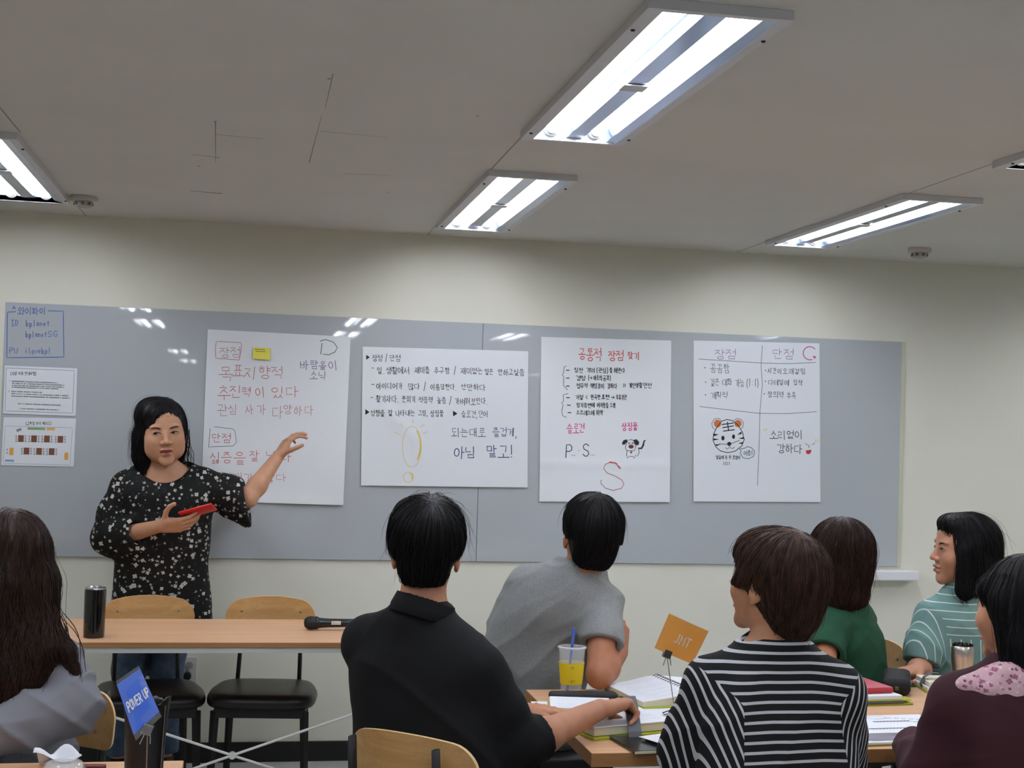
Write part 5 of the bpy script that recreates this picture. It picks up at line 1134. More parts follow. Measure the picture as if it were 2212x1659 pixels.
# --- floral cloth: scattered small four-petal flowers
def floral(name, base, petal, scale=36, rad=.30, leaf=None):
    m = bpy.data.materials.new(name); m.use_nodes = True; nt = m.node_tree; N = nt.nodes; L = nt.links; b = N['Principled BSDF']; b.inputs['Roughness'].default_value = .75; b.inputs['Specular IOR Level'].default_value = .25
    t = N.new('ShaderNodeTexCoord'); last = None
    def layer(sc, rd, col, prev, off, sq):
        mp = N.new('ShaderNodeMapping'); mp.inputs['Scale'].default_value = (sc, sc*.55, sc); mp.inputs['Location'].default_value = (off, off*.7, off*1.3); L.new(t.outputs['Object'], mp.inputs[0])
        nz = N.new('ShaderNodeTexNoise'); nz.inputs['Scale'].default_value = 2.2; L.new(mp.outputs[0], nz.inputs['Vector']); ad = N.new('ShaderNodeVectorMath'); ad.operation = 'MULTIPLY_ADD'; ad.inputs[1].default_value = (.16, .16, .16); L.new(nz.outputs['Color'], ad.inputs[0]); L.new(mp.outputs[0], ad.inputs[2])
        vo = N.new('ShaderNodeTexVoronoi'); vo.inputs['Scale'].default_value = 1; vo.inputs['Randomness'].default_value = .85; L.new(ad.outputs[0], vo.inputs['Vector'])
        df = N.new('ShaderNodeVectorMath'); df.operation = 'SUBTRACT'; L.new(ad.outputs[0], df.inputs[0]); L.new(vo.outputs['Position'], df.inputs[1])
        sp = N.new('ShaderNodeSeparateXYZ'); L.new(df.outputs[0], sp.inputs[0]); at = N.new('ShaderNodeMath'); at.operation = 'ARCTAN2'; L.new(sp.outputs[0], at.inputs[0]); L.new(sp.outputs[2], at.inputs[1])
        sx = N.new('ShaderNodeSeparateColor'); L.new(vo.outputs['Color'], sx.inputs[0])
        ml = N.new('ShaderNodeMath'); ml.operation = 'MULTIPLY_ADD'; ml.inputs[1].default_value = 2.0; L.new(at.outputs[0], ml.inputs[0]); mu = N.new('ShaderNodeMath'); mu.operation = 'MULTIPLY'; mu.inputs[1].default_value = 6.0; L.new(sx.outputs[0], mu.inputs[0]); L.new(mu.outputs[0], ml.inputs[2])
        cs = N.new('ShaderNodeMath'); cs.operation = 'COSINE'; L.new(ml.outputs[0], cs.inputs[0]); ab = N.new('ShaderNodeMath'); ab.operation = 'ABSOLUTE'; L.new(cs.outputs[0], ab.inputs[0])
        rr = N.new('ShaderNodeMath'); rr.operation = 'MULTIPLY_ADD'; rr.inputs[1].default_value = rd*.42; rr.inputs[2].default_value = rd*.62; L.new(ab.outputs[0], rr.inputs[0])
        sz = N.new('ShaderNodeMath'); sz.operation = 'MULTIPLY_ADD'; sz.inputs[1].default_value = .75; sz.inputs[2].default_value = .45; L.new(sx.outputs[1], sz.inputs[0])
        r2 = N.new('ShaderNodeMath'); r2.operation = 'MULTIPLY'; L.new(rr.outputs[0], r2.inputs[0]); L.new(sz.outputs[0], r2.inputs[1])
        lt = N.new('ShaderNodeMath'); lt.operation = 'LESS_THAN'; L.new(vo.outputs['Distance'], lt.inputs[0]); L.new(r2.outputs[0], lt.inputs[1])
        gc = N.new('ShaderNodeMath'); gc.operation = 'GREATER_THAN'; L.new(vo.outputs['Distance'], gc.inputs[0]); gc.inputs[1].default_value = sq; an = N.new('ShaderNodeMath'); an.operation = 'MULTIPLY'; L.new(lt.outputs[0], an.inputs[0]); L.new(gc.outputs[0], an.inputs[1])
        mx = N.new('ShaderNodeMix'); mx.data_type = 'RGBA'; L.new(an.outputs[0], mx.inputs[0]); mx.inputs[7].default_value = (*lin(col), 1)
        if prev is None: mx.inputs[6].default_value = (*lin(base), 1)
        else: L.new(prev, mx.inputs[6])
        return mx.outputs[2]
    o = layer(scale*1.3, .34, leaf or base, None, 3.3, 0)
    o = layer(scale*1.15, rad*.8, tuple(int(c*.8) for c in petal), o, 9.1, .04)
    o = layer(scale, rad, petal, o, 0, .06)
    L.new(o, b.inputs['Base Color']); return m

# ================= presenter
def presenter():
    org = (-.33, 6.10, 0); e = person('standing woman in a black floral tunic and jeans pointing at a chart sheet', org)
    sk = skin((190, 142, 112)); H = Head((-.347, 6.015, 1.483), 171, 0, 5, 1.16)
    Ls, Rs = V(-.180, 6.09, 1.275), V(-.490, 6.10, 1.255); N = V(-.350, 6.085, 1.335)
    ops = head_ops(H, True, .0035, 1.12, 1.22)+[('u', H.ell((.036, .040, -.052), (.030, .030, .034)), .02), ('u', H.ell((-.036, .040, -.052), (.030, .030, .034)), .02)]
    ops += [('u', cone(H.p(0, -.028, -.05), N-V(0, 0, .05), .056, .062), .03)]
    ops += torso_body((-.33, 6.11, .90), N, Ls, Rs, 1.1)
    ops += [('u', flat(V(-.345, 6.06, 1.20), V(-.345, 6.06, 1.29), .085, .070, (0, 1, 0), 1.3), .05)]
    Lel, Lwr = V(.015, 6.03, 1.215), V(.140, 6.13, 1.398); ops += arm_ops(Ls, Lel, Lwr, 1.02)
    d = unit(V(.060, .03, .105)); ops += hand_ops(Lwr, d, (.80, .35, -.50), (.55, -.55, -.5), .94, [(28, 30, 20), (22, 28, 18), (20, 35, 20), (28, 45, 30)], 7, [(.55, .80, .25), (.62, .72, .30), (.75, .55, .35)])
    Rel, Rwr = V(-.555, 6.06, 1.030), V(-.335, 5.865, 1.105); ops += arm_ops(Rs, Rel, Rwr, 1.0)
    hd = unit(V(.125, -.030, .012)); hn = V(.0, .80, .55); ops += hand_ops(Rwr, hd, hn, (-.1, -.55, .85), .98, [(14, 26, 18), (18, 30, 20), (20, 32, 22), (24, 34, 24)], 3, [(.35, .90, .15), (.62, .80, .05), (.90, .45, .05)])
    legs = [((-.42, 6.11, .86), (-.455, 6.07, .48), (-.49, 6.13, .09), (-.52, 6.00, .034)), ((-.260, 6.11, .86), (-.300, 6.09, .48), (-.300, 6.14, .09), (-.28, 6.00, .034))]
    for L_ in legs: ops += leg_ops(*L_)
    add_body(e, org, ops, sk, .0034)
    face_parts(H, ops, e, org, gaze=(.0045, 0), lip=(152, 78, 74), open_=True)
    # jeans
    tr = [('u', cone((-.38, 6.11, .84), (-.30, 6.11, .84), .100, .100), 0)]
    for hip, kn, an, toe in legs:
        an = V(an); tr.append(('u', group([('u', cone(hip, kn, .098, .070), .03), ('u', cone(kn, an+V(0, 0, .02), .068, .060), .02), ('i', plane((0, 0, .115), (0, 0, -1)), .002), ('s', cone(an+V(0, 0, .06), an-V(0, 0, .1), .046, .056), .002)]), .03))
    cloth('jeans', e, org, tr, denim, .007)
    for hip, kn, an, toe in legs:
        sh = [('u', flat(V(an)-V(0, 0, .045), toe, .046, .036, (0, 0, 1), 1.1), 0), ('u', cone(V(an)-V(0, 0, .03), V(an)+V(0, 0, .01), .043, .042), .02), ('i', plane((0, 0, .0015), (0, 0, -1)), .003), ('i', plane(V(an)+V(0, 0, .01), (0, 0, 1)), .003)]
        cloth('shoe', e, org, sh, shoe_m, .006, None)
    # tunic
    st = [(.66, -.330, 6.10, .212, .135, 0), (.76, -.330, 6.10, .210, .138, 0), (.92, -.335, 6.10, .196, .142, 0), (1.05, -.335, 6.09, .196, .145, 0), (1.16, -.335, 6.085, .198, .138, 0), (1.24, -.335, 6.085, .188, .128, 0), (1.30, -.335, 6.085, .145, .092, 0), (1.345, -.335, 6.085, .095, .07, 0)]
    tu = [('u', loft(st, 2.4), 0)]
    tu += [('u', cone(Ls+V(.0, 0, -.012), N+V(.03, 0, -.045), .066, .052), .04), ('u', cone(Rs+V(0, 0, -.012), N+V(-.03, 0, -.045), .066, .052), .04)]
    lc = V(.012, 6.03, 1.205)
    tu.append(('u', group([('u', cone(Ls+V(-.02, 0, -.012), V(-.06, 6.06, 1.245), .070, .068), .02), ('u', cone(V(-.10, 6.06, 1.225), lc+V(.02, 0, .0), .070, .086), .03), ('u', cone(V(-.06, 6.06, 1.175), lc+V(.0, 0, -.045), .050, .066), .03), ('i', plane(lc+V(.0, 0, 0), (.97, -.1, .20)), .003),
                           ('s', cone(lc-V(.05, 0, -.010), lc+V(.06, 0, 0), .050, .074), .004), ('s', cone(lc-V(.03, 0, .045), lc+V(.06, 0, -.05), .036, .054), .006)]), .025))
    rc = V(-.425, 5.945, 1.072); rd = unit(rc-Rel)
    tu.append(('u', group([('u', cone(Rs+V(0, 0, -.012), V(-.530, 6.08, 1.14), .072, .078), .03), ('u', cone(V(-.530, 6.08, 1.14), Rel+V(-.002, 0, .008), .078, .074), .03), ('u', cone(Rel+V(-.002, 0, .008), rc+rd*.03, .074, .070), .02), ('u', cone(Rel+V(.03, -.02, -.02), rc+V(0, 0, -.02), .06, .062), .02), ('i', plane(rc, rd), .003), ('s', cone(rc-rd*.05, rc+rd*.06, .040, .060), .004)]), .02))
    hem = [('i', plane((0, 0, .705), (.13, 0, -1)), .004), ('s', loft([(.60, -.33, 6.10, .200, .122, 0), (.70, -.33, 6.10, .198, .122, 0), (.74, -.33, 6.10, .17, .10, 0), (.76, -.33, 6.10, .10, .06, 0)]), .004)]
    tu += hem
    # scooped neck with a slit
    tu = tu[:3]+[('u', o_[1], o_[2]) for o_ in torso_body((-.33, 6.11, .90), N-V(0, 0, .02), Ls, Rs, 1.24)]+tu[3:]
    tu += [('s', cone(N+V(0, .0, .045), H.p(0, -.03, -.03), .070, .082), .006), ('s', flat(V(-.340, 5.93, 1.308), V(-.345, 6.05, 1.375), .046, .080, (1, 0, 0), .60), .010), ('s', cone(V(-.262, 5.90, 1.262), V(-.285, 6.02, 1.35), .004, .022), .004)]
    FT = creases(.0065, (34, 8, 8, 0, 1), (-24, 8, 22, 2, .9), (60, 20, -14, 1, .4))
    cloth('tunic', e, org, tu, floral('black_floral_cloth', (16, 17, 17), (184, 181, 174), 35, .33, (30, 34, 32)), .0055, FT)
    # hair
    K = H.k; ho = [('u', H.ell((0, -.018, .034), (.087, .104, .100)), 0), ('u', H.ell((.035, -.0, .070), (.062, .085, .064)), .02), ('u', H.ell((.064, -.030, -.020), (.038, .060, .060)), .025), ('u', H.ell((.082, -.030, -.085), (.024, .035, .030)), .018), ('u', H.ell((-.058, -.040, -.025), (.026, .050, .062)), .03),
                   ('u', H.cone((.060, -.045, -.06), (.062, -.030, -.150), .038, .026), .03), ('u', H.cone((.088, -.020, .00), (.092, -.025, -.075), .018, .017), .02), ('u', H.cone((-.044, -.050, -.06), (-.050, -.050, -.125), .028, .014), .03), ('u', H.ell((0, -.060, -.060), (.070, .045, .075)), .03),
                   ('s', H.ell((-.004, .092, -.040), (.071, .075, .094)), .006), ('s', H.ell((-.004, .085, .040), (.034, .050, .030)), .016), ('s', H.cone((0, .02, -.13), (0, .01, -.2), .045, .06), .01)]
    hm = hair_mat('black_hair', (20, 19, 22)); h = hair(e, org, ho, hm, H, 1300, (-.028, .045, .130), .45, 16, .013, .0009, .0042, keep=lambda Q: H.loc(Q)[:, 2] > -.10, seed=2, lift=.004, wave=.25, stop=lambda L: (L[:, 1] > .035) & (np.abs(L[:, 0]) < .068) & (L[:, 2] < .055))
    # loose wisps beside the face
    mb = MB(); rr = random.Random(5)
    for s, n in ((-1, 16), (1, 12)):
        for i in range(n):
            x = s*(.078+rr.uniform(-.006, .010)); z = .03+rr.uniform(-.03, .02); pts = []
            for k in range(9):
                pts.append(Vector(H.p(x+s*.010*math.sin(k*.6+i)+s*.004*k*rr.uniform(.2, .6)*(1 if i % 3 else -.6), -.005-.003*k+rr.uniform(-.002, .002), z-.022*k))-Vector(org))
            mb.tube(pts, [.0011*math.sin(.3+2.6*k/8)+.0002 for k in range(9)], 4)
    w = mb.build('hair_wisps', hm, h, smooth=True); w['kind'] = 'stuff'
    # phone in the right hand
    A_, B_ = V(-.252, 5.850, 1.150), V(-.122, 5.820, 1.190); ax = unit(B_-A_); up = V(.0, .42, .9); up = unit(up-ax*(up@ax)); sd = np.cross(up, ax)
    M = Matrix(((ax[0], sd[0], up[0], 0), (ax[1], sd[1], up[1], 0), (ax[2], sd[2], up[2], 0), (0, 0, 0, 1)))
    c = (A_+B_)/2; ph = empty('phone', c, 0, 'red phone held in the presenter hand', 'phone')
    MB().box(-.072, -.036, -.0045, .072, .036, .0045, M=M, ch=.0035).build('case', mat('red_case', (206, 40, 38), .35), ph, auto=50)
    MB().box(-.068, -.032, .0046, .068, .032, .0052, M=M).build('screen', mat('dark_screen', (16, 16, 20), .08), ph)
    tick('presenter')
presenter()

# ================= man in the black shirt
def man_black():
    org = (.53, 3.52, 0); e = person('man in a black collared shirt, back to the camera, writing in a planner', org)
    sk = skin((184, 130, 100)); H = Head((.468, 3.565, 1.215), 12, 8, 1, 1.04)
    Ls, Rs, N = V(.335, 3.655, .985), V(.590, 3.435, .940), V(.456, 3.535, 1.085); pel = V(.53, 3.50, .565)
    ops = head_ops(H)+[('u', cone(H.p(0, -.022, -.05), N-V(0, 0, .06), .058, .062), .02)]+torso_body(pel, N, Ls, Rs, 1.05)
    Rel, Rwr = V(.700, 3.42, .750), V(.955, 3.60, .806); ops += arm_ops(Rs, Rel, Rwr, 1.08)
    ops += hand_ops(Rwr, (.88, .42, .10), (.15, -.10, -.95), (-.30, .95, .0), 1.04, [(46, 55, 30), (48, 62, 35), (52, 64, 35), (56, 64, 35)], 2, [(.70, .55, .35), (.90, .20, .45), (.85, -.15, .5)])
    Lel, Lwr = V(.42, 3.86, .775), V(.79, 3.835, .756); ops += arm_ops(Ls, Lel, Lwr, 1.0)
    ops += hand_ops(Lwr, (.96, .12, -.06), (0, .1, -1), (-.05, -1, 0), .98, [(6, 8, 6)]*4, 3, [(.85, .5, .05), (.95, .25, .0), (.98, .1, 0)])
    ops += lower_body(e, org, pel, 41, dark_tr, shoe_m)
    add_body(e, org, ops, sk, .0042); face_parts(H, ops, e, org)
    st = [(.50, .53, 3.49, .165, .125, 41), (.60, .505, 3.500, .205, .150, 41), (.72, .495, 3.510, .212, .152, 41), (.82, .486, 3.525, .206, .145, 41), (.91, .482, 3.545, .195, .128, 41), (.98, .470, 3.548, .165, .105, 41), (1.03, .462, 3.545, .11, .078, 41), (1.075, .458, 3.54, .07, .06, 41)]
    sh = [('u', loft(st, 2.5), 0), ('u', cone(Ls+V(.005, 0, -.012), N+V(-.02, 0, -.045), .062, .052), .04), ('u', cone(Rs+V(-.01, 0, -.005), N+V(.03, -.015, -.050), .066, .052), .04)]
    cp = V(.758, 3.455, .765); n = unit(Rwr-Rel)
    sh.append(('u', sleeve([Rs+V(.0, 0, -.01), Rs*.45+Rel*.55+V(.0, 0, .005), Rel+V(0, 0, .005), cp+n*.04], [.068, .066, .064, .062], cp, n, cp, .050), .03))
    cl = V(.47, 3.86, .775); n2 = unit(Lwr-Lel)
    sh.append(('u', sleeve([Ls+V(0, 0, -.01), Lel+V(-.01, 0, .01), cl+n2*.03], [.068, .066, .060], cl, n2, cl, .048), .03))
    sh = sh[:3]+[('u', o_[1], o_[2]) for o_ in torso_body(pel, N-V(0, 0, .02), Ls, Rs, 1.16)]+[('u', cone(N-V(0, 0, .09), N-V(0, 0, .022), .078, .070), .03)]+sh[3:]
    sh += [('s', cone(N+V(0, 0, .055), H.p(0, -.02, -.02), .064, .068), .004), ('i', plane((0, 0, .505), (0, 0, -1)), .01)]
    bm_ = mat('black_shirt', (17, 18, 20), .8, spec=.25, bump=.12, bscale=500, bdist=.0005)
    so = cloth('shirt', e, org, sh, bm_, .0055, creases(.0050, (24, 18, 26, 0, 1), (-34, 12, 40, 2, .8), (14, -24, -44, 1, .5)))
    # stand collar tilted forward
    cn = unit(V(.30, .12, 1)); cb = N+V(.002, -.010, -.010)
    v, q = sculpt([('u', cone(cb, cb+cn*.030, .0850, .0780), 0), ('i', plane(cb+cn*.030+V(0, 0, .003), cn), .002), ('i', plane(cb-cn*.020, -cn), .002), ('s', cone(cb-cn*.05, cb+cn*.08, .074, .0735), .001)], cb-.12, cb+.12, .0035)
    mesh_np('collar', v, q, bm_, e, org)
    ho = [('u', H.ell((0, -.012, .055), (.092, .102, .096)), 0), ('u', H.ell((0, -.048, -.004), (.066, .060, .080)), .03), ('u', H.ell((0, .030, .085), (.075, .070, .055)), .03),
          ('s', H.ell((0, .105, -.035), (.080, .085, .095)), .01), ('s', H.ell((-.096, -.004, -.022), (.024, .040, .040)), .006), ('s', H.ell((.096, -.004, -.022), (.024, .040, .040)), .006), ('i', plane(H.p(0, -.08, -.056), H.R@V(0, .25, -1)), .012)]
    hair(e, org, ho, hair_mat('jet_hair', (17, 16, 19)), H, 1900, (.015, -.045, .150), .35, 12, .010, .0008, .0042, keep=lambda Q: H.loc(Q)[:, 2] > -.045, seed=3, lift=.010, stop=lambda L: (L[:, 2] < -.060) | ((np.abs(L[:, 0]) > .066) & (L[:, 2] < -.002)))
    # faded nape
    tick('black')
man_black()
def striped(name, c1, c2, period, duty, extra=0, rough=.8, bump=.12):
    """stripes that follow the cloth's own coordinate, stored on the mesh"""
    m = bpy.data.materials.new(name); m.use_nodes = True; N = m.node_tree.nodes; L = m.node_tree.links; b = N['Principled BSDF']; b.inputs['Roughness'].default_value = rough; b.inputs['Specular IOR Level'].default_value = .25
    def A_(nm): q = N.new('ShaderNodeAttribute'); q.attribute_name = nm; return q.outputs['Fac']
    def M_(op, x, y):
        q = N.new('ShaderNodeMath'); q.operation = op
        for i, k in enumerate((x, y)):
            if isinstance(k, (int, float)): q.inputs[i].default_value = k
            else: L.new(k, q.inputs[i])
        return q.outputs[0]
    def pick(x, y, s): t = M_('GREATER_THAN', A_(s), 0.0); return M_('ADD', M_('MULTIPLY', y, t), M_('MULTIPLY', x, M_('SUBTRACT', 1.0, t)))
    co = pick(A_('cloth'), A_('cloth_b'), 'seam_b')
    if extra: co = pick(co, A_('cloth_c'), 'seam_c')
    d = N.new('ShaderNodeMath'); d.operation = 'DIVIDE'; d.inputs[1].default_value = period; L.new(co, d.inputs[0])
    f = N.new('ShaderNodeMath'); f.operation = 'FRACT'; L.new(d.outputs[0], f.inputs[0]); lt = N.new('ShaderNodeMath'); lt.operation = 'LESS_THAN'; lt.inputs[1].default_value = duty; L.new(f.outputs[0], lt.inputs[0])
    mx = N.new('ShaderNodeMix'); mx.data_type = 'RGBA'; L.new(lt.outputs[0], mx.inputs[0]); mx.inputs[6].default_value = (*lin(c1), 1); mx.inputs[7].default_value = (*lin(c2), 1); L.new(mx.outputs[2], b.inputs['Base Color'])
    n = N.new('ShaderNodeTexNoise'); n.inputs['Scale'].default_value = 400; bp = N.new('ShaderNodeBump'); bp.inputs['Strength'].default_value = bump; bp.inputs['Distance'].default_value = .0006; L.new(n.outputs['Fac'], bp.inputs['Height']); L.new(bp.outputs[0], b.inputs['Normal'])
    return m

# ================= man in the grey t-shirt
def man_grey():
    org = (1.02, 4.62, 0); e = person('man in a grey t-shirt, back turned, elbow on the table near the drink cup', org)
    sk = skin((176, 118, 88)); H = Head((1.128, 4.43, 1.195), 2, 2, 5, 1.10)
    Ls, Rs, N = V(.935, 4.53, 1.030), V(1.175, 4.42, .985), V(1.085, 4.45, 1.085); pel = V(.99, 4.60, .565)
    ops = head_ops(H)+[('u', cone(H.p(0, -.022, -.05), N-V(0, 0, .06), .056, .060), .02)]+torso_body(pel, N, Ls, Rs, 1.05)
    Rel, Rwr = V(1.085, 4.225, .775), V(1.155, 4.21, .812)
    Rel = V(1.118, 4.235, .782); Rwr = V(1.215, 4.36, .830)
    ops += arm_ops(Rs, Rel, Rwr, 1.08); ops += hand_ops(Rwr, (.10, .25, .95), (-.5, .8, .1), (-.8, -.5, .2), 1.0, [(30, 50, 30)]*4, 2)
    Lel, Lwr = V(.86, 4.42, .80), V(.98, 4.26, .765); Lwr = V(.97, 4.66, .74)
    Lel = V(.84, 4.66, .78); ops += arm_ops(Ls, Lel, Lwr, 1.0); ops += hand_ops(Lwr, (.9, .1, -.2), (0, 0, -1), (0, -1, 0), 1.0)
    ops += lower_body(e, org, pel, -8, dark_tr, shoe_m, kr=.36)
    add_body(e, org, ops, sk, .005); face_parts(H, ops, e, org)
    st = [(.52, .98, 4.60, .165, .125, -5), (.64, .975, 4.60, .175, .135, -5), (.76, .972, 4.59, .178, .135, -3), (.86, .985, 4.56, .178, .130, 4), (.95, 1.010, 4.52, .172, .122, 10), (1.02, 1.035, 4.49, .150, .100, 14), (1.06, 1.055, 4.47, .12, .08, 14), (1.10, 1.07, 4.46, .075, .06, 14)]
    sh = [('u', o_[1], o_[2]) for i_, o_ in enumerate(torso_body(pel, N-V(0, 0, .02), Ls, Rs, 1.2))]+[('u', cone(N-V(0, 0, .09), N-V(0, 0, .014), .078, .068), .03), ('u', loft(st, 2.6), .03), ('u', cone(Ls+V(.015, 0, .010), N+V(-.03, 0, -.030), .058, .048), .04), ('u', cone(Rs+V(-.01, 0, -.005), N+V(.03, 0, -.045), .062, .050), .035)]
    cp = Rs*.42+Rel*.58; n = unit(unit(Rel-Rs)+V(.0, 0, -.25))
    sh.append(('u', sleeve([Rs+V(0, 0, -.005), Rs*.5+Rel*.5, cp+n*.05], [.066, .068, .070], cp, n, cp, .054), .02))
    cl = Ls*.35+V(Lel)*.65; n2 = unit(V(Lel)-Ls); sh.append(('u', sleeve([Ls, cl+n2*.04], [.062, .060], cl, n2, cl, .047), .02))
    sh += [('u', cone(N-V(0, 0, .06), N+V(0, 0, .004), .072, .066), .03), ('u', cone(N+V(.02, -.01, -.055), N+V(.038, -.008, -.008), .072, .066), .03), ('s', cone(N+V(0, 0, .070), H.p(0, -.02, -.01), .060, .066), .004)]
    cloth('tshirt', e, org, sh, mat('heather_grey', (140, 142, 142), .85, var=.1, vscale=140, bump=.2, bscale=400, bdist=.0007), .0055, creases(.0075, (20, 14, 38, 0, 1), (-40, 8, 34, 2, .9), (24, -10, -62, 1, .45)))
    ho = [('u', H.ell((0, -.014, .044), (.088, .102, .096)), 0), ('u', H.ell((0, -.050, -.010), (.072, .060, .088)), .03), ('u', H.ell((0, .040, .070), (.072, .062, .055)), .03),
          ('s', H.ell((0, .105, -.040), (.080, .085, .095)), .01), ('s', H.ell((-.094, -.004, -.020), (.022, .036, .038)), .006), ('s', H.ell((.094, -.004, -.020), (.022, .036, .038)), .006), ('i', plane(H.p(0, -.08, -.082), H.R@V(0, .25, -1)), .012)]
    hair(e, org, ho, hair_mat('jet_hair', (17, 16, 19)), H, 1700, (.0, -.050, .138), .35, 12, .010, .0009, .0046, keep=lambda Q: H.loc(Q)[:, 2] > -.06, seed=4, lift=.006, stop=lambda L: (L[:, 2] < -.086) | ((np.abs(L[:, 0]) > .066) & (L[:, 2] < -.006)))
    tick('grey')
man_grey()

# ================= woman in the striped shirt
def woman_striped():
    org = (1.23, 3.00, 0); e = person('short-haired woman in a black and white striped shirt, back to the camera', org)
    sk = skin((190, 136, 104)); H = Head((1.250, 3.125, 1.190), -31, 13, 2, 1.08)
    Ls, Rs, N = V(1.105, 3.145, .955), V(1.385, 3.065, .955), V(1.243, 3.105, 1.055); pel = V(1.23, 3.02, .565)
    ops = head_ops(H, True)+[('u', cone(H.p(0, -.022, -.05), N-V(0, 0, .04), .050, .054), .02)]+torso_body(pel, N, Ls, Rs, .98)+[('u', cone(Ls+V(.02, 0, .02), N-V(0, 0, .02), .040, .040), .04), ('u', cone(Rs+V(-.02, 0, .02), N-V(0, 0, .02), .040, .040), .04)]
    Lel, Lwr = V(1.06, 3.20, .78), V(1.15, 3.32, .772); ops += arm_ops(Ls, Lel, Lwr, .95); ops += hand_ops(Lwr, (.85, .45, 0), (0, 0, -1), (-.4, .9, 0), .92)
    Rel, Rwr = V(1.44, 3.16, .77), V(1.40, 3.40, .765); ops += arm_ops(Rs, Rel, Rwr, .95); ops += hand_ops(Rwr, (-.5, .8, 0), (0, 0, -1), (-.8, -.5, 0), .92)
    ops += lower_body(e, org, pel, -6, dark_tr, shoe_m)
    add_body(e, org, ops, sk, .0042); face_parts(H, ops, e, org)
    st = [(.50, 1.235, 3.02, .185, .130, -6), (.62, 1.235, 3.03, .195, .140, -6), (.74, 1.238, 3.05, .190, .140, -6), (.84, 1.242, 3.07, .186, .132, -6), (.92, 1.243, 3.09, .178, .118, -8), (.98, 1.243, 3.10, .150, .098, -10), (1.02, 1.243, 3.105, .115, .080, -10), (1.055, 1.243, 3.105, .08, .062, -10)]
    sh = [('u', o_[1], o_[2]) for i_, o_ in enumerate(torso_body(pel, N-V(0, 0, .02), Ls, Rs, 1.14))]+[('u', cone(N-V(0, 0, .09), N-V(0, 0, .014), .078, .068), .03), ('u', loft(st, 2.5), .03), ('u', cone(Ls+V(.01, 0, -.004), N+V(-.045, 0, -.035), .062, .046), .05), ('u', cone(Rs+V(-.01, 0, -.004), N+V(.045, 0, -.035), .062, .046), .05)]
    for S_, E_, W_ in ((Ls, Lel, Lwr), (Rs, Rel, Rwr)):
        d = unit(V(W_)-V(E_)); c = V(E_)+d*.05; sh.append(('u', sleeve([S_+V(0, 0, -.005), S_*.4+V(E_)*.6, V(E_)+V(0, 0, .0), c+d*.03], [.066, .068, .062, .058], c, d, c, .046), .035))
    sh += [('s', flat(N+V(0, .0, .036), H.p(0, -.03, -.02), .050, .07, (1, 0, 0), .55), .006), ('s', cone(N+V(0, .0, .045), H.p(0, -.02, -.02), .062, .066), .005)]
    def at(v):
        P = v.astype(np.float64); base = P[:, 2]-.10*((P[:, 0]-1.243)/.19)**2*np.clip((P[:, 2]-.62)/.3, 0, 1)*0
        base = P[:, 2]+.30*np.clip(np.abs(P[:, 0]-1.243)-.05, 0, 1)**1.5
        side = np.abs(P[:, 0]-1.243)      # drop shoulder: the sleeve starts at a slanted line outside the back panel
        seam = side-(.118+.10*np.clip((.90-P[:, 2]), -.1, .12)+1.6*np.clip(P[:, 2]-.935, 0, 1)**1.15)
        return {'cloth': ('FLOAT', base), 'cloth_b': ('FLOAT', P[:, 2]*.35-side*1.15+.80), 'seam_b': ('FLOAT', seam)}
    cloth('striped_shirt', e, org, sh, striped('black_white_stripe', (20, 20, 23), (186, 187, 190), .0205, .30), .0042, creases(.0055, (26, 12, 16, 0, 1), (-30, 8, 34, 2, .8), (20, -14, -40, 1, .4)), attrs=at)
    K = [('u', H.ell((0, -.016, .040), (.090, .108, .098)), 0), ('u', H.ell((0, .036, .062), (.076, .070, .055)), .03), ('u', H.ell((0, -.056, -.014), (.068, .058, .075)), .03), ('u', H.cone((0, -.066, -.050), (0, -.070, -.112), .046, .018), .03),
         ('u', H.cone((.066, .030, .02), (.070, .048, -.005), .020, .012), .02), ('u', H.cone((-.066, .030, .02), (-.070, .048, -.005), .020, .012), .02),
         ('s', H.ell((0, .112, -.050), (.082, .080, .100)), .01), ('s', H.ell((-.094, .006, -.034), (.028, .034, .046)), .006), ('s', H.ell((.094, .006, -.034), (.028, .034, .046)), .006)]
    hair(e, org, K, hair_mat('brown_hair', (46, 32, 27), (82, 57, 45)), H, 2400, (.0, -.035, .140), .30, 16, .012, .0009, .0042, keep=lambda Q: H.loc(Q)[:, 2] > -.07, seed=6, lift=.005, stop=lambda L: (L[:, 2] < -.128) | ((np.abs(L[:, 0]) > .066) & (L[:, 2] < -.012) & (L[:, 1] > -.03)))
    tick('striped')
woman_striped()

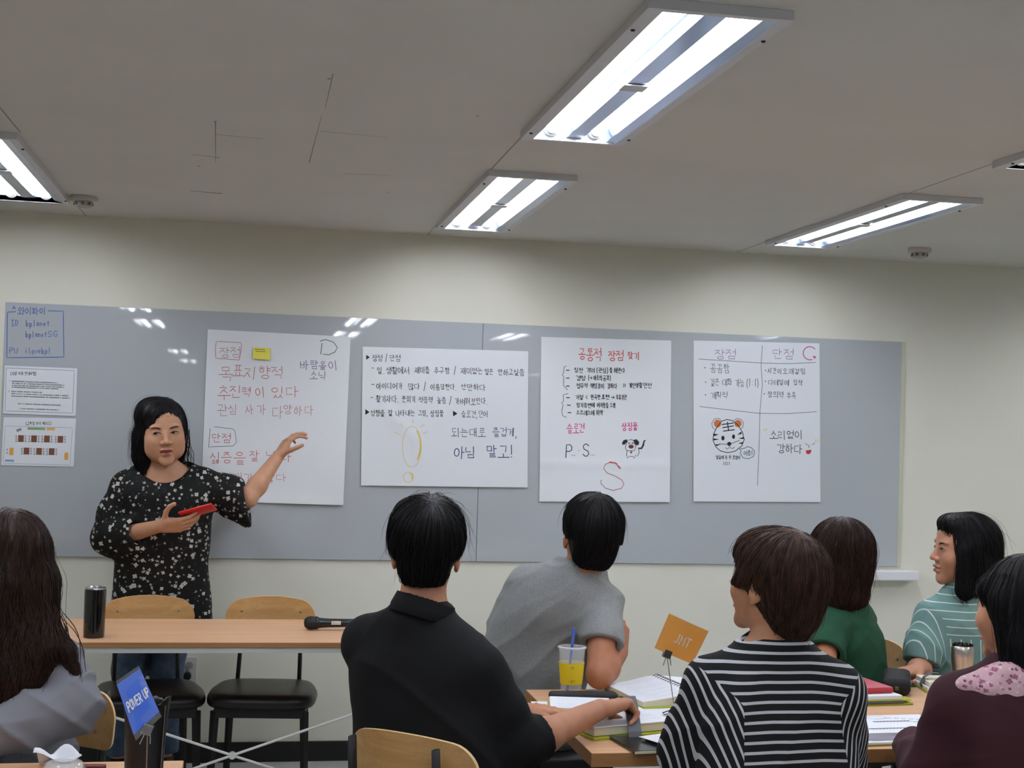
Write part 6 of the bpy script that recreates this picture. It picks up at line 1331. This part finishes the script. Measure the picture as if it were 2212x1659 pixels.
# ================= woman in the green top
def woman_green():
    org = (2.02, 4.60, 0); e = person('brown-haired woman in a dark green top, face turned away, between two others', org)
    sk = skin((176, 122, 92)); H = Head((2.022, 4.50, 1.140), -42, 6, 0, 1.05)
    f, r = seat_dir(-50); N = V(2.055, 4.52, 1.000); Ls, Rs = N-r*.165+V(0, 0, -.105), N+r*.165+V(0, 0, -.09); pel = V(2.07, 4.58, .565)
    ops = head_ops(H, True)+[('u', cone(H.p(0, -.022, -.05), N-V(0, 0, .06), .050, .054), .02)]+torso_body(pel, N, Ls, Rs, .98)
    Lel, Lwr = V(1.865, 4.24, .782), V(1.72, 4.40, .766); ops += arm_ops(Ls, Lel, Lwr, 1.0); ops += hand_ops(Lwr, (-.7, .6, 0), (0, 0, -1), (.6, .7, 0), .92)
    Rel, Rwr = V(2.0, 4.78, .76), V(1.84, 4.66, .70); ops += arm_ops(Rs, Rel, Rwr, .95); ops += hand_ops(Rwr, (-.9, -.3, 0), (0, 0, -1), (-.3, .9, 0), .92)
    ops += lower_body(e, org, pel, -30, dark_tr, shoe_m, kr=.36); add_body(e, org, ops, sk, .005); face_parts(H, ops, e, org)
    st = [(.52, 2.085, 4.58, .175, .135, -50), (.66, 2.085, 4.57, .182, .145, -50), (.78, 2.082, 4.56, .182, .145, -50), (.86, 2.072, 4.54, .172, .132, -50), (.92, 2.060, 4.53, .150, .105, -50), (.97, 2.056, 4.52, .11, .08, -50), (1.01, 2.055, 4.52, .07, .06, -50)]
    sh = [('u', o_[1], o_[2]) for i_, o_ in enumerate(torso_body(pel, N-V(0, 0, .02), Ls, Rs, 1.14))]+[('u', cone(N-V(0, 0, .09), N-V(0, 0, .014), .078, .068), .03), ('u', loft(st, 2.5), .03), ('u', cone(Ls, N+V(-.01, 0, -.05), .062, .050), .04), ('u', cone(Rs, N+V(0, .01, -.05), .062, .050), .04)]
    for S_, E_ in ((Ls, Lel), (Rs, Rel)):
        d = unit(V(E_)-S_); c = S_*.42+V(E_)*.58; sh.append(('u', sleeve([S_, c+d*.05], [.066, .072], c, d, c, .058), .025))
    sh += [('s', cone(N+V(0, 0, .040), H.p(0, -.02, -.02), .060, .066), .004)]
    cloth('green_top', e, org, sh, mat('bottle_green', (22, 74, 50), .8, bump=.15, bscale=400, bdist=.0006), .006, creases(.0070, (24, 12, 34, 0, 1), (-36, 18, 36, 2, .8), (12, -24, -50, 1, .5)))
    K = [('u', H.ell((0, -.018, .036), (.090, .106, .098)), 0), ('u', H.ell((0, -.050, -.035), (.086, .072, .090)), .03), ('u', H.cone((.050, -.045, -.07), (.050, -.050, -.135), .050, .036), .03), ('u', H.cone((-.050, -.045, -.07), (-.050, -.050, -.135), .050, .036), .03), ('u', H.cone((.075, .000, .02), (.080, -.005, -.090), .032, .026), .03), ('u', H.cone((-.075, .000, .02), (-.080, -.005, -.090), .032, .026), .03),
         ('u', H.ell((0, -.060, -.120), (.080, .052, .045)), .03), ('s', H.ell((0, .105, -.040), (.070, .078, .098)), .01)]
    hair(e, org, K, hair_mat('dark_brown_hair', (32, 22, 20), (62, 39, 31)), H, 1900, (.0, -.02, .138), .40, 17, .0135, .0010, .005, keep=lambda Q: H.loc(Q)[:, 2] > -.11, seed=8, lift=.008, wave=.3)
    tick('green')
woman_green()

# ================= woman in the teal striped shirt
def woman_teal():
    org = (2.55, 4.72, 0); e = person('woman in a pale teal striped shirt seen in profile beside the wall', org)
    sk = skin((196, 142, 114)); H = Head((2.532, 4.560, 1.158), -82, 4, -2, 1.06)
    Ls, Rs, N = V(2.415, 4.555, .925), V(2.700, 4.530, .925), V(2.555, 4.555, 1.030); pel = V(2.56, 4.62, .565)
    ops = head_ops(H, True)+[('u', cone(H.p(0, -.026, -.05), N-V(0, 0, .06), .050, .055), .02)]+torso_body(pel, N, Ls, Rs, .98)
    Lel, Lwr = V(2.345, 4.50, .745), V(2.285, 4.40, .764); ops += arm_ops(Ls, Lel, Lwr, .98); ops += hand_ops(Lwr, (-.85, -.45, 0), (0, 0, -1), (.45, -.85, 0), .92)
    Rel, Rwr = V(2.77, 4.48, .74), V(2.68, 4.30, .765); ops += arm_ops(Rs, Rel, Rwr, .95); ops += hand_ops(Rwr, (-.6, -.6, 0), (0, 0, -1), (-.6, .6, 0), .92)
    ops += lower_body(e, org, pel, -15, dark_tr, shoe_m, kr=.36)
    add_body(e, org, ops, sk, .0042); face_parts(H, ops, e, org, lip=(164, 86, 84))
    st = [(.52, 2.56, 4.62, .170, .125, -5), (.66, 2.56, 4.61, .172, .130, -5), (.78, 2.558, 4.59, .170, .132, -5), (.86, 2.556, 4.575, .166, .122, -5), (.92, 2.556, 4.56, .155, .105, -5), (.97, 2.556, 4.557, .12, .085, -5), (1.00, 2.556, 4.557, .09, .07, -5), (1.04, 2.556, 4.557, .065, .058, -5)]
    sh = [('u', o_[1], o_[2]) for i_, o_ in enumerate(torso_body(pel, N-V(0, 0, .02), Ls, Rs, 1.14))]+[('u', cone(N-V(0, 0, .09), N-V(0, 0, .014), .078, .068), .03), ('u', loft(st, 2.5), .03), ('u', cone(Ls+V(.01, 0, -.003), N+V(-.03, 0, -.045), .056, .048), .045), ('u', cone(Rs+V(-.01, 0, -.003), N+V(.03, 0, -.045), .056, .048), .045)]
    for S_, E_ in ((Ls, Lel), (Rs, Rel)):
        d = unit(V(E_)-S_); c = S_*.14+V(E_)*.86; sh += [('u', sleeve([S_, S_*.4+V(E_)*.6, c+d*.03], [.062, .070, .060], c, d, c, .044), .02), ('u', group([('u', cone(c-d*.030, c-d*.008, .068, .064), 0), ('i', plane(c-d*.0, d), .004), ('s', cone(c-d*.06, c+d*.06, .046, .046), .002)]), .004)]
    sh += [('s', cone(N+V(0, 0, .050), H.p(0, -.02, -.02), .058, .066), .004)]
    def at(v):
        P = v.astype(np.float64); zz = P[:, 2]-.35*np.clip(np.abs(P[:, 0]-2.555)-.03, 0, 1)**1.4; yoke = P[:, 2] > .865+.0*P[:, 0]
        s = np.abs(P[:, 0]-2.555)
        return {'cloth': ('FLOAT', zz+.30*s**1.5), 'cloth_b': ('FLOAT', P[:, 0]*.78+P[:, 2]*.10), 'seam_b': ('FLOAT', .865+.05*np.sin(P[:, 0]*12)*.1-P[:, 2]),
                'cloth_c': ('FLOAT', P[:, 0]*.95+P[:, 1]*.55+P[:, 2]*.12), 'seam_c': ('FLOAT', s-.128-1.3*np.clip(P[:, 2]-.92, 0, 1))}
    cloth('teal_shirt', e, org, sh, striped('teal_white_stripe', (112, 146, 142), (204, 218, 212), .0265, .12, extra=1), .005, creases(.0065, (28, 12, 30, 0, 1), (-40, 18, 38, 2, .8), (16, -24, -60, 1, .5)), attrs=at)
    cn = unit(V(-.04, .05, 1)); cb = N+V(0, 0, -.016); v, q = sculpt([('u', cone(cb, cb+cn*.024, .068, .064), 0), ('i', plane(cb+cn*.026, cn), .002), ('i', plane(cb-cn*.012, -cn), .002), ('s', cone(cb-cn*.05, cb+cn*.08, .059, .060), .001)], cb-.1, cb+.1, .0038)
    mesh_np('collar', v, q, mat('teal_collar', (128, 160, 156), .8), e, org)
    K = [('u', H.ell((0, -.022, .038), (.088, .106, .098)), 0), ('u', H.ell((0, -.060, -.030), (.082, .070, .090)), .03), ('u', H.cone((.045, -.065, -.06), (.045, -.090, -.145), .048, .034), .03), ('u', H.cone((-.050, -.060, -.06), (-.056, -.075, -.150), .048, .032), .03), ('u', H.cone((0, -.09, -.06), (0, -.118, -.140), .046, .030), .03), ('u', H.cone((-.074, -.010, .03), (-.078, -.025, -.110), .024, .024), .025), ('u', H.cone((.074, -.010, .03), (.078, -.025, -.110), .024, .024), .025),
         ('u', H.ell((0, .046, .092), (.050, .046, .030)), .03), ('u', H.cone((-.078, .022, .01), (-.080, .010, -.120), .022, .028), .02), ('s', H.ell((0, .102, -.030), (.080, .068, .104)), .008)]
    h = hair(e, org, K, hair_mat('black_hair', (20, 19, 22)), H, 1900, (.01, .035, .130), .42, 18, .0135, .0009, .0046, keep=lambda Q: H.loc(Q)[:, 2] > -.10, seed=9, lift=.006)
    er = MB().sphere(H.p(-.088, -.004, -.040), .004, 8, 6).build('earring', mat('silver_stud', (210, 210, 214), .2, metal=1), e); er.matrix_parent_inverse = Matrix.Translation(Vector(org)).inverted()
    tick('teal')
woman_teal()

# ================= woman in the maroon cardigan
def woman_maroon():
    org = (1.86, 3.00, 0); e = person('long black-haired woman in a maroon cardigan at the right edge', org)
    sk = skin((196, 140, 108)); H = Head((1.812, 2.985, 1.152), -27, 4, 0, 1.08)
    Ls, Rs, N = V(1.655, 2.985, .940), V(1.935, 2.915, .940), V(1.800, 2.955, 1.035); pel = V(1.84, 2.96, .565)
    ops = head_ops(H, True, cheek=1.08)+[('u', cone(H.p(0, -.022, -.05), N-V(0, 0, .05), .050, .055), .02)]+torso_body(pel, N, Ls, Rs, .98)
    Lel, Lwr = V(1.60, 3.02, .76), V(1.70, 3.30, .775); ops += arm_ops(Ls, Lel, Lwr, .95); ops += hand_ops(Lwr, (.4, .9, 0), (0, 0, -1), (.9, -.4, 0), .92)
    Rel, Rwr = V(2.02, 3.0, .75), V(1.95, 3.28, .775); ops += arm_ops(Rs, Rel, Rwr, .95); ops += hand_ops(Rwr, (-.4, .9, 0), (0, 0, -1), (-.9, -.4, 0), .92)
    ops += lower_body(e, org, pel, -8, dark_tr, shoe_m); add_body(e, org, ops, sk, .0042); face_parts(H, ops, e, org)
    st = [(.50, 1.84, 2.96, .190, .135, -14), (.62, 1.835, 2.96, .196, .140, -14), (.74, 1.825, 2.96, .192, .138, -14), (.84, 1.812, 2.96, .184, .130, -14), (.91, 1.803, 2.957, .172, .115, -14), (.97, 1.80, 2.955, .140, .092, -14), (1.01, 1.80, 2.955, .10, .075, -14), (1.04, 1.80, 2.955, .07, .06, -14)]
    sh = [('u', o_[1], o_[2]) for i_, o_ in enumerate(torso_body(pel, N-V(0, 0, .02), Ls, Rs, 1.14))]+[('u', cone(N-V(0, 0, .09), N-V(0, 0, .014), .078, .068), .03), ('u', loft(st, 2.5), .03), ('u', cone(Ls, N+V(-.035, 0, -.040), .062, .048), .05), ('u', cone(Rs, N+V(.03, 0, -.045), .062, .048), .05)]
    for S_, E_, W_ in ((Ls, Lel, Lwr), (Rs, Rel, Rwr)):
        d = unit(V(W_)-V(E_)); c = V(W_)-d*.02; sh.append(('u', sleeve([S_, V(E_), V(E_)*.5+c*.5, c+d*.03], [.065, .062, .056, .046], c, d, c, .034), .03))
    sh += [('s', cone(N+V(0, 0, .046), H.p(0, -.02, -.02), .064, .072), .004)]
    cloth('cardigan', e, org, sh, mat('maroon_knit', (58, 22, 32), .85, bump=.3, bscale=500, bdist=.0008), .0055, creases(.0065, (20, 10, 28, 0, 1), (-32, 14, 38, 2, .8), (14, -24, -50, 1, .5)))
    sc_ = [('u', cone(N+V(-.06, .0, -.022), N+V(.055, 0, -.020), .036, .034), 0), ('u', cone(N+V(-.062, -.02, -.020), N+V(-.005, -.055, -.005), .026, .030), .03), ('u', cone(N+V(-.005, -.055, -.005), N+V(.06, -.035, -.01), .030, .028), .03), ('u', cone(N+V(-.150, -.014, -.044), N+V(-.06, -.054, -.022), .024, .038), .03), ('u', cone(N+V(-.09, -.050, -.045), N+V(.03, -.085, -.060), .026, .034), .04), ('s', cone(N-V(0, 0, .02), H.p(0, -.02, -.02), .050, .052), .003)]
    cloth('collar_scarf', e, org, sc_, floral('pink_floral_cloth', (220, 180, 188), (168, 104, 132), 60, .36, (236, 212, 210)), .004, fold(.003, (60, 40, 80, 0, 1), (-90, 40, 60, 1, .6)))
    K = [('u', H.ell((0, -.018, .036), (.088, .104, .096)), 0), ('u', H.ell((0, .052, .040), (.070, .048, .034)), .02), ('u', H.ell((0, -.055, -.035), (.080, .066, .090)), .03), ('u', H.cone((.045, -.060, -.07), V(0.05, -.075, -.30), .052, .042), .03), ('u', H.cone((-.040, -.065, -.07), V(-.03, -.110, -.33), .050, .045), .03), ('u', H.cone((-.076, .0, .03), (-.070, -.055, -.14), .026, .030), .03), ('u', H.cone((.076, .0, .03), (.078, -.03, -.16), .026, .028), .03),
         ('s', H.ell((0, .112, -.062), (.094, .088, .096)), .008)]
    hair(e, org, K, hair_mat('black_hair', (20, 19, 22)), H, 1900, (.0, .0, .136), .45, 24, .0165, .0009, .005, keep=lambda Q: H.loc(Q)[:, 2] > -.22, seed=10, lift=.006)
    tick('maroon')
woman_maroon()

# ================= woman with long hair at the left edge
def woman_long():
    org = (-.55, 3.95, 0); e = person('woman with long brown hair in a grey sweater at the left edge', org)
    sk = skin((190, 138, 110)); H = Head((-.588, 3.70, 1.168), -28, -2, 0, 1.06)
    Ls, Rs, N = V(-.80, 3.70, .930), V(-.460, 3.660, .925), V(-.610, 3.70, 1.030); pel = V(-.60, 3.84, .565)
    ops = head_ops(H, True)+[('u', cone(H.p(0, -.022, -.05), N-V(0, 0, .06), .050, .055), .02)]+torso_body(pel, N, Ls, Rs, 1.0)
    Rel, Rwr = V(-.400, 3.585, .830), V(-.600, 3.46, .775); ops += arm_ops(Rs, Rel, Rwr, .95); ops += hand_ops(Rwr, (-.95, -.1, 0), (0, 0, -1), (0, 1, 0), .92)
    Lel, Lwr = V(-.93, 3.62, .80), V(-.80, 3.44, .775); ops += arm_ops(Ls, Lel, Lwr, .95); ops += hand_ops(Lwr, (.8, -.4, 0), (0, 0, -1), (.4, .8, 0), .92)
    ops += lower_body(e, org, pel, 190, dark_tr, shoe_m, kr=.36); add_body(e, org, ops, sk, .005); face_parts(H, ops, e, org)
    st = [(.50, -.60, 3.84, .180, .135, 0), (.62, -.60, 3.82, .190, .140, 0), (.74, -.605, 3.78, .188, .138, 0), (.84, -.61, 3.74, .182, .128, 0), (.91, -.61, 3.71, .175, .115, 0), (.97, -.61, 3.70, .140, .092, 0), (1.01, -.61, 3.70, .10, .075, 0), (1.04, -.61, 3.70, .07, .06, 0)]
    sh = [('u', o_[1], o_[2]) for i_, o_ in enumerate(torso_body(pel, N-V(0, 0, .02), Ls, Rs, 1.14))]+[('u', cone(N-V(0, 0, .09), N-V(0, 0, .014), .078, .068), .03), ('u', loft(st, 2.5), .03), ('u', cone(Ls, N+V(-.03, 0, -.045), .064, .048), .05), ('u', cone(Rs, N+V(.04, 0, -.040), .064, .048), .05)]
    for S_, E_, W_ in ((Ls, Lel, Lwr), (Rs, Rel, Rwr)):
        d = unit(V(W_)-V(E_)); c = V(W_)-d*.02; sh.append(('u', sleeve([S_, S_*.5+V(E_)*.5, V(E_), V(E_)*.5+c*.5, c+d*.03], [.068, .074, .074, .070, .054], c, d, c, .036), .03))
    sh += [('s', cone(N+V(0, 0, .046), H.p(0, -.02, -.02), .064, .072), .004)]
    cloth('sweater', e, org, sh, mat('grey_sweater', (120, 121, 128), .9, bump=.3, bscale=300, bdist=.001), .006, creases(.0130, (36, 20, 48, 0, 1), (-52, 28, 60, 2, .9), (20, -44, -80, 1, .7), soft=.003))
    # long hair over the back and the near shoulder
    K = [('u', H.ell((0, -.018, .036), (.090, .106, .098)), 0), ('u', H.ell((0, -.055, -.035), (.088, .072, .095)), .03), ('u', cone((-.60, 3.625, 1.10), (-.585, 3.585, .90), .090, .082), .04), ('u', cone((-.585, 3.585, .90), (-.600, 3.565, .775), .080, .050), .04),
         ('u', cone((-.505, 3.65, 1.12), (-.500, 3.595, .96), .052, .055), .04), ('u', cone((-.500, 3.595, .96), (-.530, 3.555, .84), .055, .040), .04), ('u', cone((-.500, 3.66, 1.02), (-.420, 3.585, .965), .026, .018), .03), ('u', cone((-.420, 3.585, .965), (-.388, 3.565, .900), .018, .007), .015),
         ('u', cone((-.70, 3.64, 1.10), (-.70, 3.60, .86), .060, .06), .04), ('u', H.cone((.078, .0, .04), (.082, -.01, -.10), .028, .032), .03), ('s', H.ell((0, .108, -.045), (.074, .082, .100)), .01)]
    hm = hair_mat('long_brown_hair', (28, 20, 18), (64, 42, 34)); hm2 = hm
    h = hair(e, org, K, hm, H, 3000, (.0, -.02, .138), .62, 34, .016, .0010, .0052, keep=lambda Q: (Q[:, 2] > .86), seed=12, lift=.008, wave=.28)
    rr = random.Random(8); mb = MB()
    for i in range(26):
        p = Vector((-.455+rr.uniform(-.02, .02), 3.60+rr.uniform(-.02, .02), 1.03+rr.uniform(-.05, .05))); pts = []; a = rr.uniform(-.2, 1.0); ph = rr.uniform(0, 6)
        for k in range(10):
            pts.append(p-Vector(org)); p = p+Vector((.009*a+.006*math.sin(k*.7+ph), -.002, -.016+.006*math.cos(k*.6+ph)))
        mb.tube(pts, [.0010*math.sin(.3+2.6*k/9)+.0002 for k in range(10)], 4)
    w = mb.build('hair_wisps', hm, h, smooth=True); w['kind'] = 'stuff'
    tick('long')
woman_long()
